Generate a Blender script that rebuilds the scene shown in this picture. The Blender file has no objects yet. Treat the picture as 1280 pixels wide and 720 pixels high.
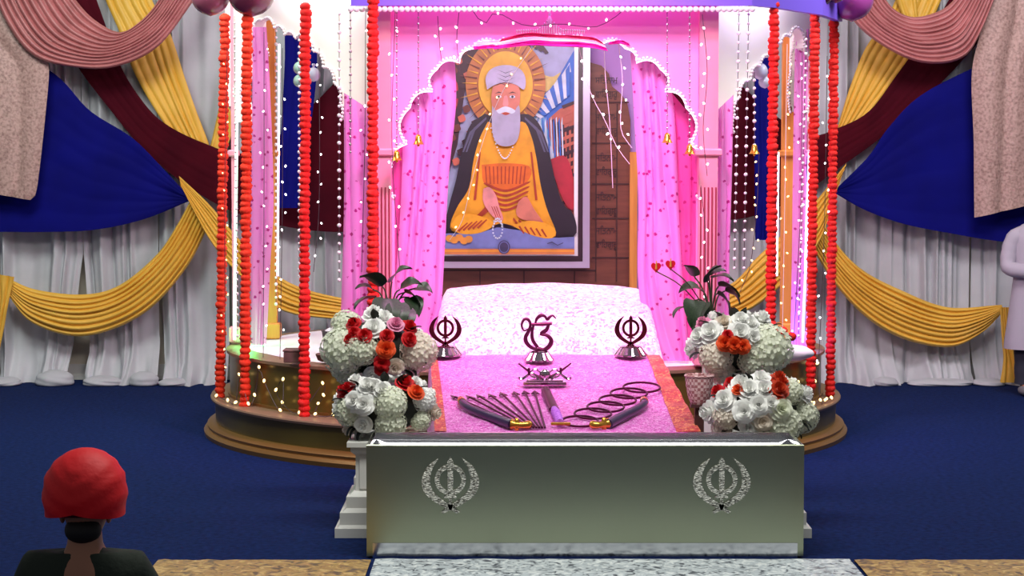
import bpy, bmesh, math, random
from mathutils import Vector, Matrix, noise
random.seed(7)
C = bpy.context.scene.collection
PI = math.pi
R = math.radians
# ------------------------------------------------------------------ camera
F = 2500.0; PITCH = math.atan(0.064); CAMZ = 2.0
cam = bpy.data.cameras.new('camera'); cam.sensor_width = 36; cam.lens = 36*F/1280
cam.clip_end = 200
camo = bpy.data.objects.new('camera', cam); C.objects.link(camo)
camo.location = (0, 0, CAMZ); camo.rotation_euler = (PI/2-PITCH, 0, 0)
bpy.context.scene.camera = camo
vs = bpy.context.scene.view_settings
vs.view_transform = 'Standard'; vs.look = 'None'; vs.gamma = 1; vs.use_curve_mapping = False
vs.exposure = 0.0
# ------------------------------------------------------------------ light
w = bpy.data.worlds.new('world'); bpy.context.scene.world = w; w.use_nodes = True
w.node_tree.nodes['Background'].inputs[0].default_value = (.80, .82, .86, 1)
w.node_tree.nodes['Background'].inputs[1].default_value = 0.20
def area(name, loc, target, size, power, col=(1, 1, 1), sy=None, spread=180):
    l = bpy.data.lights.new(name, 'AREA'); l.energy = power; l.color = col; l.size = size
    l.spread = R(spread)
    if sy: l.shape = 'RECTANGLE'; l.size_y = sy
    o = bpy.data.objects.new(name, l); C.objects.link(o); o.location = loc
    o.rotation_euler = (Vector(target)-Vector(loc)).to_track_quat('-Z', 'Y').to_euler()
    return o
def point(name, loc, power, col, r=.05):
    l = bpy.data.lights.new(name, 'POINT'); l.energy = power; l.color = col; l.shadow_soft_size = r
    o = bpy.data.objects.new(name, l); C.objects.link(o); o.location = loc
    return o
area('hall_ceiling_light', (-3.6, 13.2, 5.0), (-3.6, 16.5, 0.8), 2.2, 185, (.93, 1, .94), 1.2)
area('hall_ceiling_light', (3.9, 13.2, 5.0), (3.9, 16.5, 0.8), 2.2, 190, (1, .96, .98), 1.2)
area('hall_ceiling_light', (0.3, 8.6, 5.0), (0.3, 11.5, 0.5), 3.0, 235, (1, 1, .95), 1.0)
area('stage_pink_wash', (0.25, 11.0, 4.3), (0.27, 13.2, 1.9), .7, 50, (1.0, .34, .80), .4, 75)
area('canopy_inner_light', (0.25, 14.6, 3.30), (0.25, 16.9, 1.7), 1.6, 78, (1.0, .80, .90), .5)
area('soffit_fill', (-1.66, 13.84, 3.37), (-1.46, 14.06, 2.75), 1.5, 14, (1, .98, .94), .12)  # added strip without a known fitting, whitens the left arch panel
area('soffit_fill', (1.97, 13.74, 3.37), (1.75, 13.94, 2.75), 1.2, 12, (1, .97, .97), .12)  # added likewise for the right arch panel
area('soffit_fill', (0.25, 13.09, 3.37), (0.25, 13.32, 2.6), 2.2, 9, (1.0, .18, .62), .10)  # added magenta strip, gives the front arch panel its hot-pink top

# ------------------------------------------------------------------ pixel helpers
cp, sp_ = math.cos(PITCH), math.sin(PITCH)
def ray(px, py):
    dx = (px-640)/F; dy = (py-360)/F
    return Vector((dx, cp-dy*sp_, -sp_-dy*cp))
def at(px, py, Y):
    d = ray(px, py); t = Y/d.y
    return Vector((d.x*t, Y, CAMZ+d.z*t))
def atz(px, py, z):
    d = ray(px, py); t = (z-CAMZ)/d.z
    return Vector((d.x*t, d.y*t, z))
def atplane(px, py, P0, P1):
    d = ray(px, py); e = Vector((P1[0]-P0[0], P1[1]-P0[1])); n = Vector((-e.y, e.x))
    t = (n.x*P0[0]+n.y*P0[1])/(n.x*d.x+n.y*d.y)
    return Vector((d.x*t, d.y*t, CAMZ+d.z*t))
# ------------------------------------------------------------------ materials
def lin(c):
    return tuple(((x/255)/12.92 if x/255 <= .04045 else ((x/255+.055)/1.055)**2.4) for x in c)
def mat(name, col, rough=.6, metal=0, col2=None, scale=8, detail=3, bump=0, bscale=None, emit=0, ecol=None,
        trans=0, alpha=1, sheen=0, tex='noise', ramp=(.35, .65), subs=0, coat=0, stretch=None, spec=.5):
    m = bpy.data.materials.new(name); m.use_nodes = True
    nt = m.node_tree; b = nt.nodes['Principled BSDF']
    c = (*lin(col), 1)
    b.inputs['Base Color'].default_value = c
    b.inputs['Roughness'].default_value = rough; b.inputs['Metallic'].default_value = metal
    b.inputs['Sheen Weight'].default_value = sheen; b.inputs['Coat Weight'].default_value = coat; b.inputs['Specular IOR Level'].default_value = spec
    tc = None
    def coord():
        nonlocal tc
        if tc is None:
            t = nt.nodes.new('ShaderNodeTexCoord'); mp = nt.nodes.new('ShaderNodeMapping')
            if stretch: mp.inputs['Scale'].default_value = stretch
            nt.links.new(t.outputs['Object'], mp.inputs[0]); tc = mp.outputs[0]
        return tc
    def texn(s):
        if tex == 'voronoi':
            n = nt.nodes.new('ShaderNodeTexVoronoi'); n.inputs['Scale'].default_value = s; o = n.outputs['Distance']
        else:
            n = nt.nodes.new('ShaderNodeTexNoise'); n.inputs['Scale'].default_value = s; n.inputs['Detail'].default_value = detail; o = n.outputs['Fac']
        nt.links.new(coord(), n.inputs['Vector']); return o
    if col2:
        o = texn(scale); r = nt.nodes.new('ShaderNodeValToRGB')
        r.color_ramp.elements[0].position = ramp[0]; r.color_ramp.elements[1].position = ramp[1]
        r.color_ramp.elements[0].color = c; r.color_ramp.elements[1].color = (*lin(col2), 1)
        nt.links.new(o, r.inputs[0]); nt.links.new(r.outputs[0], b.inputs['Base Color'])
    if bump:
        o = texn(bscale or scale); bp = nt.nodes.new('ShaderNodeBump'); bp.inputs['Strength'].default_value = bump
        bp.inputs['Distance'].default_value = .01
        nt.links.new(o, bp.inputs['Height']); nt.links.new(bp.outputs[0], b.inputs['Normal'])
    if emit:
        b.inputs['Emission Color'].default_value = (*lin(ecol or col), 1); b.inputs['Emission Strength'].default_value = emit
    if trans:      # translucent cloth
        out = nt.nodes['Material Output']; tr = nt.nodes.new('ShaderNodeBsdfTranslucent'); mx = nt.nodes.new('ShaderNodeMixShader')
        tr.inputs['Color'].default_value = c
        if col2: nt.links.new(r.outputs[0], tr.inputs['Color'])
        mx.inputs[0].default_value = trans
        nt.links.new(b.outputs[0], mx.inputs[1]); nt.links.new(tr.outputs[0], mx.inputs[2]); nt.links.new(mx.outputs[0], out.inputs[0])
    if alpha < 1: b.inputs['Alpha'].default_value = alpha
    return m
M = {}
M['wall'] = mat('wall paint', (196, 186, 170), .8, bump=.05, bscale=60)
M['ceiling'] = mat('ceiling paint', (225, 225, 220), .9)
M['trim'] = mat('white trim', (215, 213, 208), .5)
M['carpet'] = mat('navy carpet', (8, 24, 66), .95, spec=.1, col2=(16, 38, 88), scale=30, detail=6, bump=.4, bscale=220)
M['white_cloth'] = mat('white curtain', (212, 213, 218), .75, col2=(200, 200, 206), scale=3, bump=.15, bscale=40, trans=.15)
M['navy'] = mat('navy satin', (8, 10, 112), .8, spec=.12, col2=(6, 6, 94), scale=2)
M['maroon'] = mat('maroon satin', (76, 12, 26), .9, spec=.08, col2=(60, 8, 22), scale=2)
M['gold'] = mat('gold satin', (236, 186, 74), .5, col2=(226, 172, 60), scale=3)
M['velvet'] = mat('dusty pink crushed velvet', (186, 150, 142), .55, col2=(132, 98, 92), scale=44, detail=9, bump=.7, bscale=30, sheen=.1, ramp=(.42, .74))
M['rose_satin'] = mat('dusty rose satin', (180, 108, 108), .42, col2=(160, 92, 92), scale=4)
M['platform'] = mat('brass laminate', (122, 106, 48), .3, .35, col2=(104, 88, 38), scale=1.5)
M['platform_trim'] = mat('bronze trim', (136, 100, 50), .35, .4)
M['platform_top'] = mat('taupe platform top', (140, 112, 88), .45, .1)
M['white_sheet'] = mat('white floor sheet', (238, 234, 240), .8, bump=.2, bscale=6)
M['panel_pinklit'] = mat('pink-lit panel', (250, 150, 205), .6)  # pink light on a whitish panel, partly put into the base colour
M['panel_cream'] = mat('cream painted panel', (250, 246, 236), .6)
M['column'] = mat('pink fluted column', (236, 150, 170), .45)
M['flute'] = mat('dark red groove', (150, 40, 66), .5)
M['ochre'] = mat('ochre wood post', (226, 150, 70), .45, col2=(206, 126, 56), scale=3, stretch=(8, 8, .6))
M['led_white'] = mat('white light tube', (230, 255, 240), .3, emit=3, ecol=(196, 255, 218))
M['led_blue'] = mat('blue white light tube', (220, 228, 255), .3, emit=3, ecol=(176, 192, 255))
M['led_arch'] = mat('pink white light strip', (255, 225, 245), .3, emit=2.2, ecol=(255, 225, 250))
M['pearl'] = mat('pearl', (245, 238, 240), .2, coat=.5)
M['silver_bead'] = mat('silver bead', (190, 185, 190), .22, .7)
M['wire'] = mat('dark thread', (70, 55, 60), .6)
M['white_wire'] = mat('white wire', (235, 225, 230), .5)
M['bulb'] = mat('warm bulb', (255, 226, 170), .3, emit=3.2, ecol=(255, 214, 140))
M['bulb_white'] = mat('white bulb', (255, 250, 250), .3, emit=6, ecol=(255, 245, 248))
M['brass'] = mat('brass bell', (214, 160, 60), .25, .9)
M['marigold'] = mat('red orange marigold', (255, 66, 10), .6, col2=(250, 36, 6), scale=60, bump=.5, bscale=150)
M['marigold2'] = mat('deep red marigold', (252, 30, 12), .6, col2=(238, 14, 8), scale=60, bump=.5, bscale=150)
M['balloon'] = mat('mauve balloon', (150, 78, 100), .22, coat=.6)
M['balloon_dark'] = mat('maroon balloon', (104, 44, 66), .22, coat=.6)
M['balloon_purple'] = mat('purple balloon', (150, 60, 140), .22, coat=.6)
M['balloon_tan'] = mat('tan balloon', (206, 140, 104), .25, coat=.5)
M['balloon_mint'] = mat('mint balloon', (176, 226, 206), .25, coat=.5)
M['balloon_pearl'] = mat('pearl grey balloon', (196, 206, 220), .25, coat=.5)
M['steel'] = mat('brushed steel', (172, 178, 150), .3, 1, bump=.03, bscale=30, stretch=(1, 1, 14))
M['steel_bright'] = mat('bright steel', (205, 205, 208), .13, 1)
M['steel_etch'] = mat('etched steel', (206, 206, 196), .4, .8, col2=(92, 92, 84), scale=70, detail=4, bump=.8, bscale=70, ramp=(.42, .6), stretch=(1, 1, 3))
M['chrome'] = mat('chrome', (190, 170, 180), .12, 1)
M['dark_chrome'] = mat('dark red chrome', (140, 50, 70), .2, 1)
M['purple_sheath'] = mat('dark purple sheath', (52, 34, 74), .4, coat=.3)
M['gold_metal'] = mat('gold metal', (232, 170, 72), .25, .9)
M['iron'] = mat('dark iron', (96, 30, 66), .35, .7)
M['white_plaster'] = mat('white plaster', (214, 214, 208), .5)
M['petal_white'] = mat('white petal', (246, 246, 242), .8, trans=.05)
M['petal_green'] = mat('pale green petal', (234, 238, 216), .7, trans=.2)
M['petal_cream'] = mat('cream petal', (242, 230, 214), .7, trans=.2)
M['petal_red'] = mat('red petal', (206, 20, 30), .6, trans=.1)
M['petal_orange'] = mat('orange petal', (236, 88, 36), .6, trans=.1)
M['petal_dorange'] = mat('burnt orange petal', (196, 60, 26), .6, trans=.1)
M['petal_pink'] = mat('pink petal', (232, 150, 186), .6, trans=.1)
M['leaf'] = mat('dark green leaf', (34, 52, 34), .4, col2=(48, 70, 42), scale=20)
M['leaf_dark'] = mat('blackish leaf', (30, 34, 26), .5)
M['stem'] = mat('green stem', (60, 70, 44), .6)
M['pot'] = mat('dark pot', (52, 50, 52), .3)
M['spathe'] = mat('red glossy spathe', (190, 16, 40), .25, coat=.5)
M['check'] = None
M['wood_panel'] = mat('brown wood panel', (122, 66, 48), .45, col2=(104, 54, 40), scale=4, stretch=(1, 1, 6))
M['wood_dark'] = mat('dark groove', (66, 32, 30), .6)
M['inscription'] = mat('dark inscription', (54, 30, 34), .5)
M['lilac'] = mat('purple-lit board', (186, 140, 214), .6)  # coloured light on the back arch, put into the base colour
M['silver_frame'] = mat('silver frame', (190, 186, 206), .3, .5)
M['dark_frame'] = mat('dark frame', (50, 30, 40), .35)
M['glint_bevel'] = mat('bevel glint', (250, 246, 252), .3, coat=.5)  # white stands for light caught on the frame's inner edge
M['kurta'] = mat('pale lilac cotton', (176, 166, 180), .8, bump=.2, bscale=18)
M['trousers'] = mat('charcoal trousers', (46, 46, 60), .8)
M['skin'] = mat('skin', (166, 112, 86), .5)
M['beard'] = mat('grey beard', (120, 116, 116), .9, bump=.6, bscale=160)
M['red_turban'] = mat('red turban cloth', (240, 8, 24), .6, bump=.2, bscale=40)
M['jacket'] = mat('dark green jacket', (34, 44, 34), .85, bump=.2, bscale=60)
M['hair'] = mat('black hair', (24, 20, 20), .7)
M['eye'] = mat('eye', (30, 22, 20), .2)
M['shoe'] = mat('grey shoe', (120, 118, 122), .6)
M['box_brown'] = mat('brown wooden box', (112, 82, 74), .5, col2=(90, 62, 56), scale=12)
M['basket_grey'] = mat('dark grey woven basket', (84, 74, 78), .7, bump=.8, bscale=90)

def node_mat(name, fn, rough=.7):
    m = bpy.data.materials.new(name); m.use_nodes = True; nt = m.node_tree; b = nt.nodes['Principled BSDF']
    b.inputs['Roughness'].default_value = rough
    fn(nt, b); return m
def N(nt, t, **k):
    n = nt.nodes.new(t)
    for a, v in k.items(): setattr(n, a, v)
    return n
def ramp(nt, src, stops, const=False):
    r = N(nt, 'ShaderNodeValToRGB'); e = r.color_ramp.elements
    if const: r.color_ramp.interpolation = 'CONSTANT'
    while len(e) < len(stops): e.new(.5)
    for i, (p, c) in enumerate(stops): e[i].position = p; e[i].color = (*lin(c), 1)
    nt.links.new(src, r.inputs[0]); return r.outputs[0]
def vec(nt, scale=(1, 1, 1)):
    t = N(nt, 'ShaderNodeTexCoord'); mp = N(nt, 'ShaderNodeMapping'); mp.inputs['Scale'].default_value = scale
    nt.links.new(t.outputs['Object'], mp.inputs[0]); return mp.outputs[0]
# sheer floral curtain: pink voile with small darker star flowers
def sheer_fn(base, flower, tr):
    def fn(nt, b):
        v = N(nt, 'ShaderNodeTexVoronoi'); v.inputs['Scale'].default_value = 19; nt.links.new(vec(nt, (1, .15, 1)), v.inputs['Vector'])
        n = N(nt, 'ShaderNodeTexNoise'); n.inputs['Scale'].default_value = 90; nt.links.new(vec(nt), n.inputs['Vector'])
        ad = N(nt, 'ShaderNodeMath', operation='MULTIPLY_ADD'); nt.links.new(n.outputs['Fac'], ad.inputs[0]); ad.inputs[1].default_value = .35
        nt.links.new(v.outputs['Distance'], ad.inputs[2])
        c = ramp(nt, ad.outputs[0], [(0, flower), (.34, flower), (.42, base), (1, base)])
        nt.links.new(c, b.inputs['Base Color'])
        tl = N(nt, 'ShaderNodeBsdfTranslucent'); nt.links.new(c, tl.inputs['Color'])
        mx = N(nt, 'ShaderNodeMixShader'); mx.inputs[0].default_value = .35
        nt.links.new(b.outputs[0], mx.inputs[1]); nt.links.new(tl.outputs[0], mx.inputs[2])
        tp = N(nt, 'ShaderNodeBsdfTransparent'); m2 = N(nt, 'ShaderNodeMixShader'); m2.inputs[0].default_value = tr
        nt.links.new(mx.outputs[0], m2.inputs[1]); nt.links.new(tp.outputs[0], m2.inputs[2])
        nt.links.new(m2.outputs[0], nt.nodes['Material Output'].inputs[0])
    return fn
M['sheer'] = node_mat('pink floral voile', sheer_fn((248, 158, 232), (190, 30, 140), .05), .6)
M['sheer_deep'] = node_mat('deep pink voile', sheer_fn((236, 84, 168), (190, 30, 120), .04), .6)
def rumala_fn(c1, c2, c3, sc, bump):
    def fn(nt, b):
        n = N(nt, 'ShaderNodeTexNoise'); n.inputs['Scale'].default_value = sc; n.inputs['Detail'].default_value = 6
        n.inputs['Distortion'].default_value = 1.2
        nt.links.new(vec(nt), n.inputs['Vector'])
        c = ramp(nt, n.outputs['Fac'], [(.38, c1), (.46, c2), (.54, c2), (.60, c3)])
        nt.links.new(c, b.inputs['Base Color'])
        bp = N(nt, 'ShaderNodeBump'); bp.inputs['Strength'].default_value = bump; bp.inputs['Distance'].default_value = .006
        nt.links.new(n.outputs['Fac'], bp.inputs['Height']); nt.links.new(bp.outputs[0], b.inputs['Normal'])
        b.inputs['Sheen Weight'].default_value = .3
    return fn
M['rumala_pink'] = node_mat('pink sequinned cloth', rumala_fn((176, 30, 146), (232, 92, 206), (255, 200, 246), 70, .9), .5)
M['rumala_white'] = node_mat('white pink brocade cloth', rumala_fn((232, 140, 208), (250, 216, 240), (255, 240, 250), 34, .9), .6)
M['rumala_border'] = node_mat('red and gold brocade border', rumala_fn((170, 8, 26), (204, 26, 40), (246, 170, 90), 48, .6), .5)
M['silver_mat'] = node_mat('silver white brocade runner', rumala_fn((66, 72, 84), (190, 200, 205), (230, 236, 236), 22, .6), .5)
M['gold_mat'] = node_mat('gold brocade mat', rumala_fn((84, 58, 20), (168, 126, 50), (206, 170, 96), 18, .8), .5)
def check_fn(nt, b):
    ch = N(nt, 'ShaderNodeTexChecker'); ch.inputs['Scale'].default_value = 60
    ch.inputs['Color1'].default_value = (*lin((232, 196, 196)), 1); ch.inputs['Color2'].default_value = (*lin((176, 112, 116)), 1)
    nt.links.new(vec(nt), ch.inputs['Vector']); nt.links.new(ch.outputs[0], b.inputs['Base Color'])
M['check'] = node_mat('pink woven basket', check_fn)
# ------------------------------------------------------------------ mesh builder
WL = {}
def wl(o): return WL.get(o.name, Vector((0, 0, 0)))
class MB:
    def __init__(s): s.v = []; s.f = []; s.m = []; s.mi = 0
    def vert(s, p): s.v.append(Vector(p)); return len(s.v)-1
    def face(s, *i): s.f.append(tuple(i)); s.m.append(s.mi)
    def grid(s, rows, closed_u=False, closed_v=False):
        n = len(rows); k = len(rows[0]); b = len(s.v)
        for r in rows:
            for p in r: s.v.append(Vector(p))
        for i in range(n if closed_u else n-1):
            for j in range(k if closed_v else k-1):
                i2 = (i+1) % n; j2 = (j+1) % k
                s.face(b+i*k+j, b+i*k+j2, b+i2*k+j2, b+i2*k+j)
        return b
    def box(s, c, d, rz=0, bev=0):
        c = Vector(c); hx, hy, hz = d[0]/2, d[1]/2, d[2]/2
        if bev:
            pts = []
            k = bev
            prof = [(-hz, k), (-hz+k, 0), (hz-k, 0), (hz, k)]
            rows = []
            for z, ins in prof:
                a, b = hx-ins, hy-ins
                q = [(-a+ins*0, -b), (a, -b), (a, b), (-a, b)]
                rows.append([c+Matrix.Rotation(rz, 3, 'Z') @ Vector((x, y, z)) for x, y in q])
            b0 = s.grid(rows, closed_v=True); s.face(b0+3, b0+2, b0+1, b0); e = b0+12; s.face(e, e+1, e+2, e+3)
            return
        q = [(-hx, -hy), (hx, -hy), (hx, hy), (-hx, hy)]
        rows = [[c+Matrix.Rotation(rz, 3, 'Z') @ Vector((x, y, z)) for x, y in q] for z in (-hz, hz)]
        b0 = s.grid(rows, closed_v=True); s.face(b0+3, b0+2, b0+1, b0); s.face(b0+4, b0+5, b0+6, b0+7)
    def lathe(s, c, prof, n=24, sx=1, sy=1, flute=0, fl=0):
        c = Vector(c); rows = []
        for r, z in prof:
            rows.append([c+Vector((r*sx*(1+flute*math.cos(fl*2*PI*k/n))*math.cos(2*PI*k/n), r*sy*(1+flute*math.cos(fl*2*PI*k/n))*math.sin(2*PI*k/n), z)) for k in range(n)])
        b = s.grid(rows, closed_v=True)
        s.face(*[b+k for k in range(n-1, -1, -1)]); e = b+(len(prof)-1)*n; s.face(*[e+k for k in range(n)])
    def tube(s, pts, r, n=8, closed=False, flat=None):
        pts = [Vector(p) for p in pts]; rows = []; k = len(pts)
        rr = r if isinstance(r, (list, tuple)) else [r]*k
        up = None
        for i, p in enumerate(pts):
            a = pts[i-1] if (i > 0 or closed) else p; b = pts[(i+1) % k] if (i < k-1 or closed) else p
            t = (b-a)
            if t.length < 1e-9: t = Vector((0, 0, 1))
            t.normalize()
            if up is None: up = Vector((0, 0, 1)) if abs(t.z) < .9 else Vector((0, 1, 0))
            x = t.cross(up)
            if x.length < 1e-6: x = t.cross(Vector((1, 0, 0)))
            x.normalize(); y = x.cross(t).normalized(); up = y
            f1, f2 = flat if flat else (1, 1)
            rows.append([p+(x*math.cos(2*PI*q/n)*f1+y*math.sin(2*PI*q/n)*f2)*rr[i] for q in range(n)])
        b = s.grid(rows, closed_u=closed, closed_v=True)
        if not closed:
            s.face(*[b+q for q in range(n)]); e = b+(k-1)*n; s.face(*[e+q for q in range(n-1, -1, -1)])
    def ball(s, c, r, n=12, m=8, fn=None):
        c = Vector(c); rx, ry, rz = r if isinstance(r, (list, tuple)) else (r, r, r)
        top = None; rows = []
        for i in range(1, m):
            th = PI*i/m
            row = []
            for k in range(n):
                ph = 2*PI*k/n; d = Vector((math.sin(th)*math.cos(ph), math.sin(th)*math.sin(ph), math.cos(th)))
                q = fn(d) if fn else 1
                row.append(c+Vector((d.x*rx, d.y*ry, d.z*rz))*q)
            rows.append(row)
        b = s.grid(rows, closed_v=True)
        t = s.vert(c+Vector((0, 0, rz))*(fn(Vector((0, 0, 1))) if fn else 1)); u = s.vert(c-Vector((0, 0, rz))*(fn(Vector((0, 0, -1))) if fn else 1))
        for k in range(n):
            s.face(t, b+k, b+(k+1) % n) if False else s.face(t, b+(k+1) % n, b+k) if False else s.face(b+k, b+(k+1) % n, t)
            e = b+(m-2)*n; s.face(e+(k+1) % n, e+k, u)
    def prism(s, front, off):
        front = [Vector(p) for p in front]; off = Vector(off); n = len(front); b = len(s.v)
        for p in front: s.v.append(p)
        for p in front: s.v.append(p+off)
        s.face(*range(b, b+n)); s.face(*[b+n+i for i in range(n-1, -1, -1)])
        for i in range(n): j = (i+1) % n; s.face(b+i, b+n+i, b+n+j, b+j)
    def build(s, name, mats, parent=None, smooth=40, origin=None, closed_normals=True):
        if not isinstance(mats, (list, tuple)): mats = [mats]
        mn = Vector([min(p[i] for p in s.v) for i in range(3)]); mx = Vector([max(p[i] for p in s.v) for i in range(3)])
        o0 = Vector(origin) if origin is not None else Vector(((mn.x+mx.x)/2, (mn.y+mx.y)/2, mn.z if parent is None else (mn.z+mx.z)/2))
        me = bpy.data.meshes.new(name)
        me.from_pydata([p-o0 for p in s.v], [], s.f)
        for m in mats: me.materials.append(m)
        if len(mats) > 1: me.polygons.foreach_set('material_index', s.m)
        if closed_normals:
            bm = bmesh.new(); bm.from_mesh(me); bmesh.ops.recalc_face_normals(bm, faces=bm.faces); bm.to_mesh(me); bm.free()
        if smooth:
            me.polygons.foreach_set('use_smooth', [True]*len(me.polygons)); me.set_sharp_from_angle(angle=R(smooth))
        me.update()
        o = bpy.data.objects.new(name, me); C.objects.link(o)
        WL[o.name] = o0
        if parent is not None:
            o.parent = parent; o.location = o0-wl(parent)
        else: o.location = o0
        return o
def tag(o, label=None, cat=None, group=None, kind=None):
    if label: o['label'] = label
    if cat: o['category'] = cat
    if group: o['group'] = group
    if kind: o['kind'] = kind
    return o
def empty(name, loc, label, cat, group=None):
    o = bpy.data.objects.new(name, None); C.objects.link(o); o.location = loc; o.empty_display_size = .1
    WL[o.name] = Vector(loc); return tag(o, label, cat, group)
def inst(name, me, loc, parent, rot=(0, 0, 0), scale=1, me_mat=None):
    o = bpy.data.objects.new(name, me); C.objects.link(o); L = Vector(loc)
    o.parent = parent; o.location = L-(wl(parent) if parent else Vector((0, 0, 0))); o.rotation_euler = rot
    o.scale = (scale,)*3 if not isinstance(scale, (tuple, list)) else scale
    WL[o.name] = L
    return o
def spline(pts, n):
    """n+1 points along a Catmull-Rom curve through pts (2-D or 3-D tuples), even in arc length"""
    P = [Vector((*p, 0)) if len(p) == 2 else Vector(p) for p in pts]
    if len(P) == 2: P = [P[0], P[0].lerp(P[1], .5), P[1]]
    Q = [P[0]*2-P[1]]+P+[P[-1]*2-P[-2]]; dense = []
    for i in range(1, len(Q)-2):
        a, b, c, d = Q[i-1:i+3]
        for k in range(24):
            t = k/24
            dense.append(.5*((2*b)+(c-a)*t+(2*a-5*b+4*c-d)*t*t+(3*b-a-3*c+d)*t**3))
    dense.append(P[-1])
    L = [0]
    for i in range(1, len(dense)): L.append(L[-1]+(dense[i]-dense[i-1]).length)
    out = []; j = 0
    for k in range(n+1):
        s = L[-1]*k/n
        while j < len(L)-2 and L[j+1] < s: j += 1
        q = (s-L[j])/max(1e-9, L[j+1]-L[j]); out.append(dense[j].lerp(dense[j+1], min(1, max(0, q))))
    return out
def drape(name, label, cat, A, B, Y, n, amp, m, seg=40, sub=8, group=None, wob=.25, seed=0, parent=None, bulge=0, y1=None, rawn=False, dmul=1.0):
    """cloth stretched between two edge curves given in photo pixels at depth Y (Y..y1 along it); n pleats run along it"""
    a = spline(A, seg); b = spline(B, seg); mb = MB(); rows = []; rnd = random.Random(seed)
    ph = [rnd.uniform(-.3, .3) for _ in range(8)]; hs = [rnd.uniform(.55, 1.15) for _ in range(n+2)]
    for i in range(seg+1):
        t = i/seg; row = []; yy = Y if y1 is None else Y+(y1-Y)*t
        pa = at(a[i].x, a[i].y, yy); pb = at(b[i].x, b[i].y, yy); wd = (pa-pb).length
        am = min(amp, .85*wd/max(1, n))
        for j in range(n*sub+1):
            u = j/(n*sub)
            q = u*n+wob*math.sin(3.1*t+5*u+ph[0]*9)*math.sin(PI*u)
            k = hs[min(n, max(0, int(q)))]
            d = am*k*abs(math.sin(PI*q))**.75+bulge*math.sin(PI*u)+.012*noise.noise(Vector((t*5, u*4, seed)))
            p = pa.lerp(pb, u); p.y -= d*dmul; row.append(p)
        rows.append(row)
    mb.grid(rows)
    o = mb.build(name, m, parent, smooth=75)
    if label: tag(o, label, cat, group)
    return o
# shared small meshes -------------------------------------------------
def protomesh(name, mb, m, smooth=60):
    o = mb.build(name, m, None, smooth, origin=(0, 0, 0)); me = o.data
    bpy.data.objects.remove(o); return me
mb = MB(); mb.ball((0, 0, 0), 1, 10, 8); ME_PEARL = protomesh('pearl', mb, M['pearl'])
mb = MB(); mb.ball((0, 0, 0), 1, 8, 6); ME_SBEAD = protomesh('bead', mb, M['silver_bead'])
mb = MB(); mb.ball((0, 0, 0), (1, 1, 1.5), 8, 6); ME_BULB = protomesh('bulb', mb, M['bulb'])
mb = MB(); mb.ball((0, 0, 0), (1, 1, 1.5), 8, 6); ME_BULBW = protomesh('bulb', mb, M['bulb_white'])
def mari(d): return 1+.13*math.sin(9*math.atan2(d.y, d.x)+4*d.z)*math.sin(6*math.acos(max(-1, min(1, d.z))))
mb = MB(); mb.ball((0, 0, 0), (1, 1, .8), 24, 12, mari); ME_MARI = protomesh('marigold', mb, M['marigold'], 75)
mb = MB(); mb.ball((0, 0, 0), (1, 1, .8), 24, 12, mari); ME_MARI2 = protomesh('marigold', mb, M['marigold2'], 75)
mb = MB(); mb.lathe((0, 0, 0), [(.004, .058), (.010, .054), (.016, .045), (.019, .025), (.027, .006), (.033, 0), (.028, .001)], 16)
mb.ball((0, 0, -.004), .008, 8, 6); ME_BELL = protomesh('bell', mb, M['brass'])

# ================================================================== SETTING
def struct(name, mb, m, smooth=0):
    o = mb.build(name, m, None, smooth); o['kind'] = 'structure'; return o
WY = 18.2
mb = MB(); mb.box((0, 9.0, -.05), (14, 19, .1)); struct('floor', mb, M['carpet'])
mb = MB(); mb.box((0, WY+.1, 2.6), (14, .2, 5.2)); struct('wall_back', mb, M['wall'])
mb = MB(); mb.box((0, WY-.012, .07), (14, .024, .14)); mb.box((0, WY-.02, .02), (14, .04, .04)); struct('baseboard_back', mb, M['trim'])

# ------------------------------------------------------------------ white curtain panels on the wall
def curtain(x0, x1, seed, label, il=0, ir=0):
    rnd = random.Random(seed); mb = MB(); nu = 150; nv = 46; zt = 4.1
    nf = max(4, int((x1-x0)/.10)); cuts = sorted([rnd.uniform(.02, .98) for _ in range(nf)])
    ws = [rnd.uniform(.004, .02) for _ in cuts]; hs = [rnd.uniform(.03, .10) for _ in cuts]; sg = [rnd.choice((1, 1, -.6)) for _ in cuts]
    pool = [rnd.uniform(.4, 1.3) for _ in range(6)]; gx = rnd.uniform(-.10, .10)
    rows = []
    for i in range(nv+1):
        t = i/nv; z = zt*(1-t)**1.0
        z = zt*(1-t) if t < .8 else zt*.2*(1-(t-.8)/.2)
        row = []
        low = max(0, 1-z/.42); lo2 = max(0, 1-z/1.15)**.8
        for j in range(nu+1):
            u = j/nu; x = x0+(x1-x0)*u
            d = .012*math.sin(u*23+seed)
            for c, w_, h, s_ in zip(cuts, ws, hs, sg):
                cc = c+.012*math.sin(z*1.3+c*20)
                e = (u-cc)*(x1-x0)
                d += s_*h*math.exp(-(e/(w_*1.3+.012))**2)
            pl = pool[0]*(.5+.5*math.sin(u*7+seed))+pool[1]*(.5+.5*math.sin(u*15+2*seed))
            d = .05+d*(1-.3*low)+low**2*.30*(.35+.5*pl)*(1+.25*noise.noise(Vector((u*9, z*9, seed))))
            xx = x+lo2*(il*(1-u)+ir*u)+gx*low*(u-.5)*1.2+low*.05*noise.noise(Vector((u*6, z*4, seed+3)))
            zz = max(.006, z+low*.035*noise.noise(Vector((u*12, 5, seed))))
            if i == nv: zz = .004
            row.append(Vector((xx, WY-.14-max(-.05, d), zz)))
        rows.append(row)
    mb.grid(rows)
    o = mb.build('white_curtain', M['white_cloth'], None, 80, closed_normals=False)
    return tag(o, label, 'curtain', 'white curtain panels along the back wall')
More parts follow.
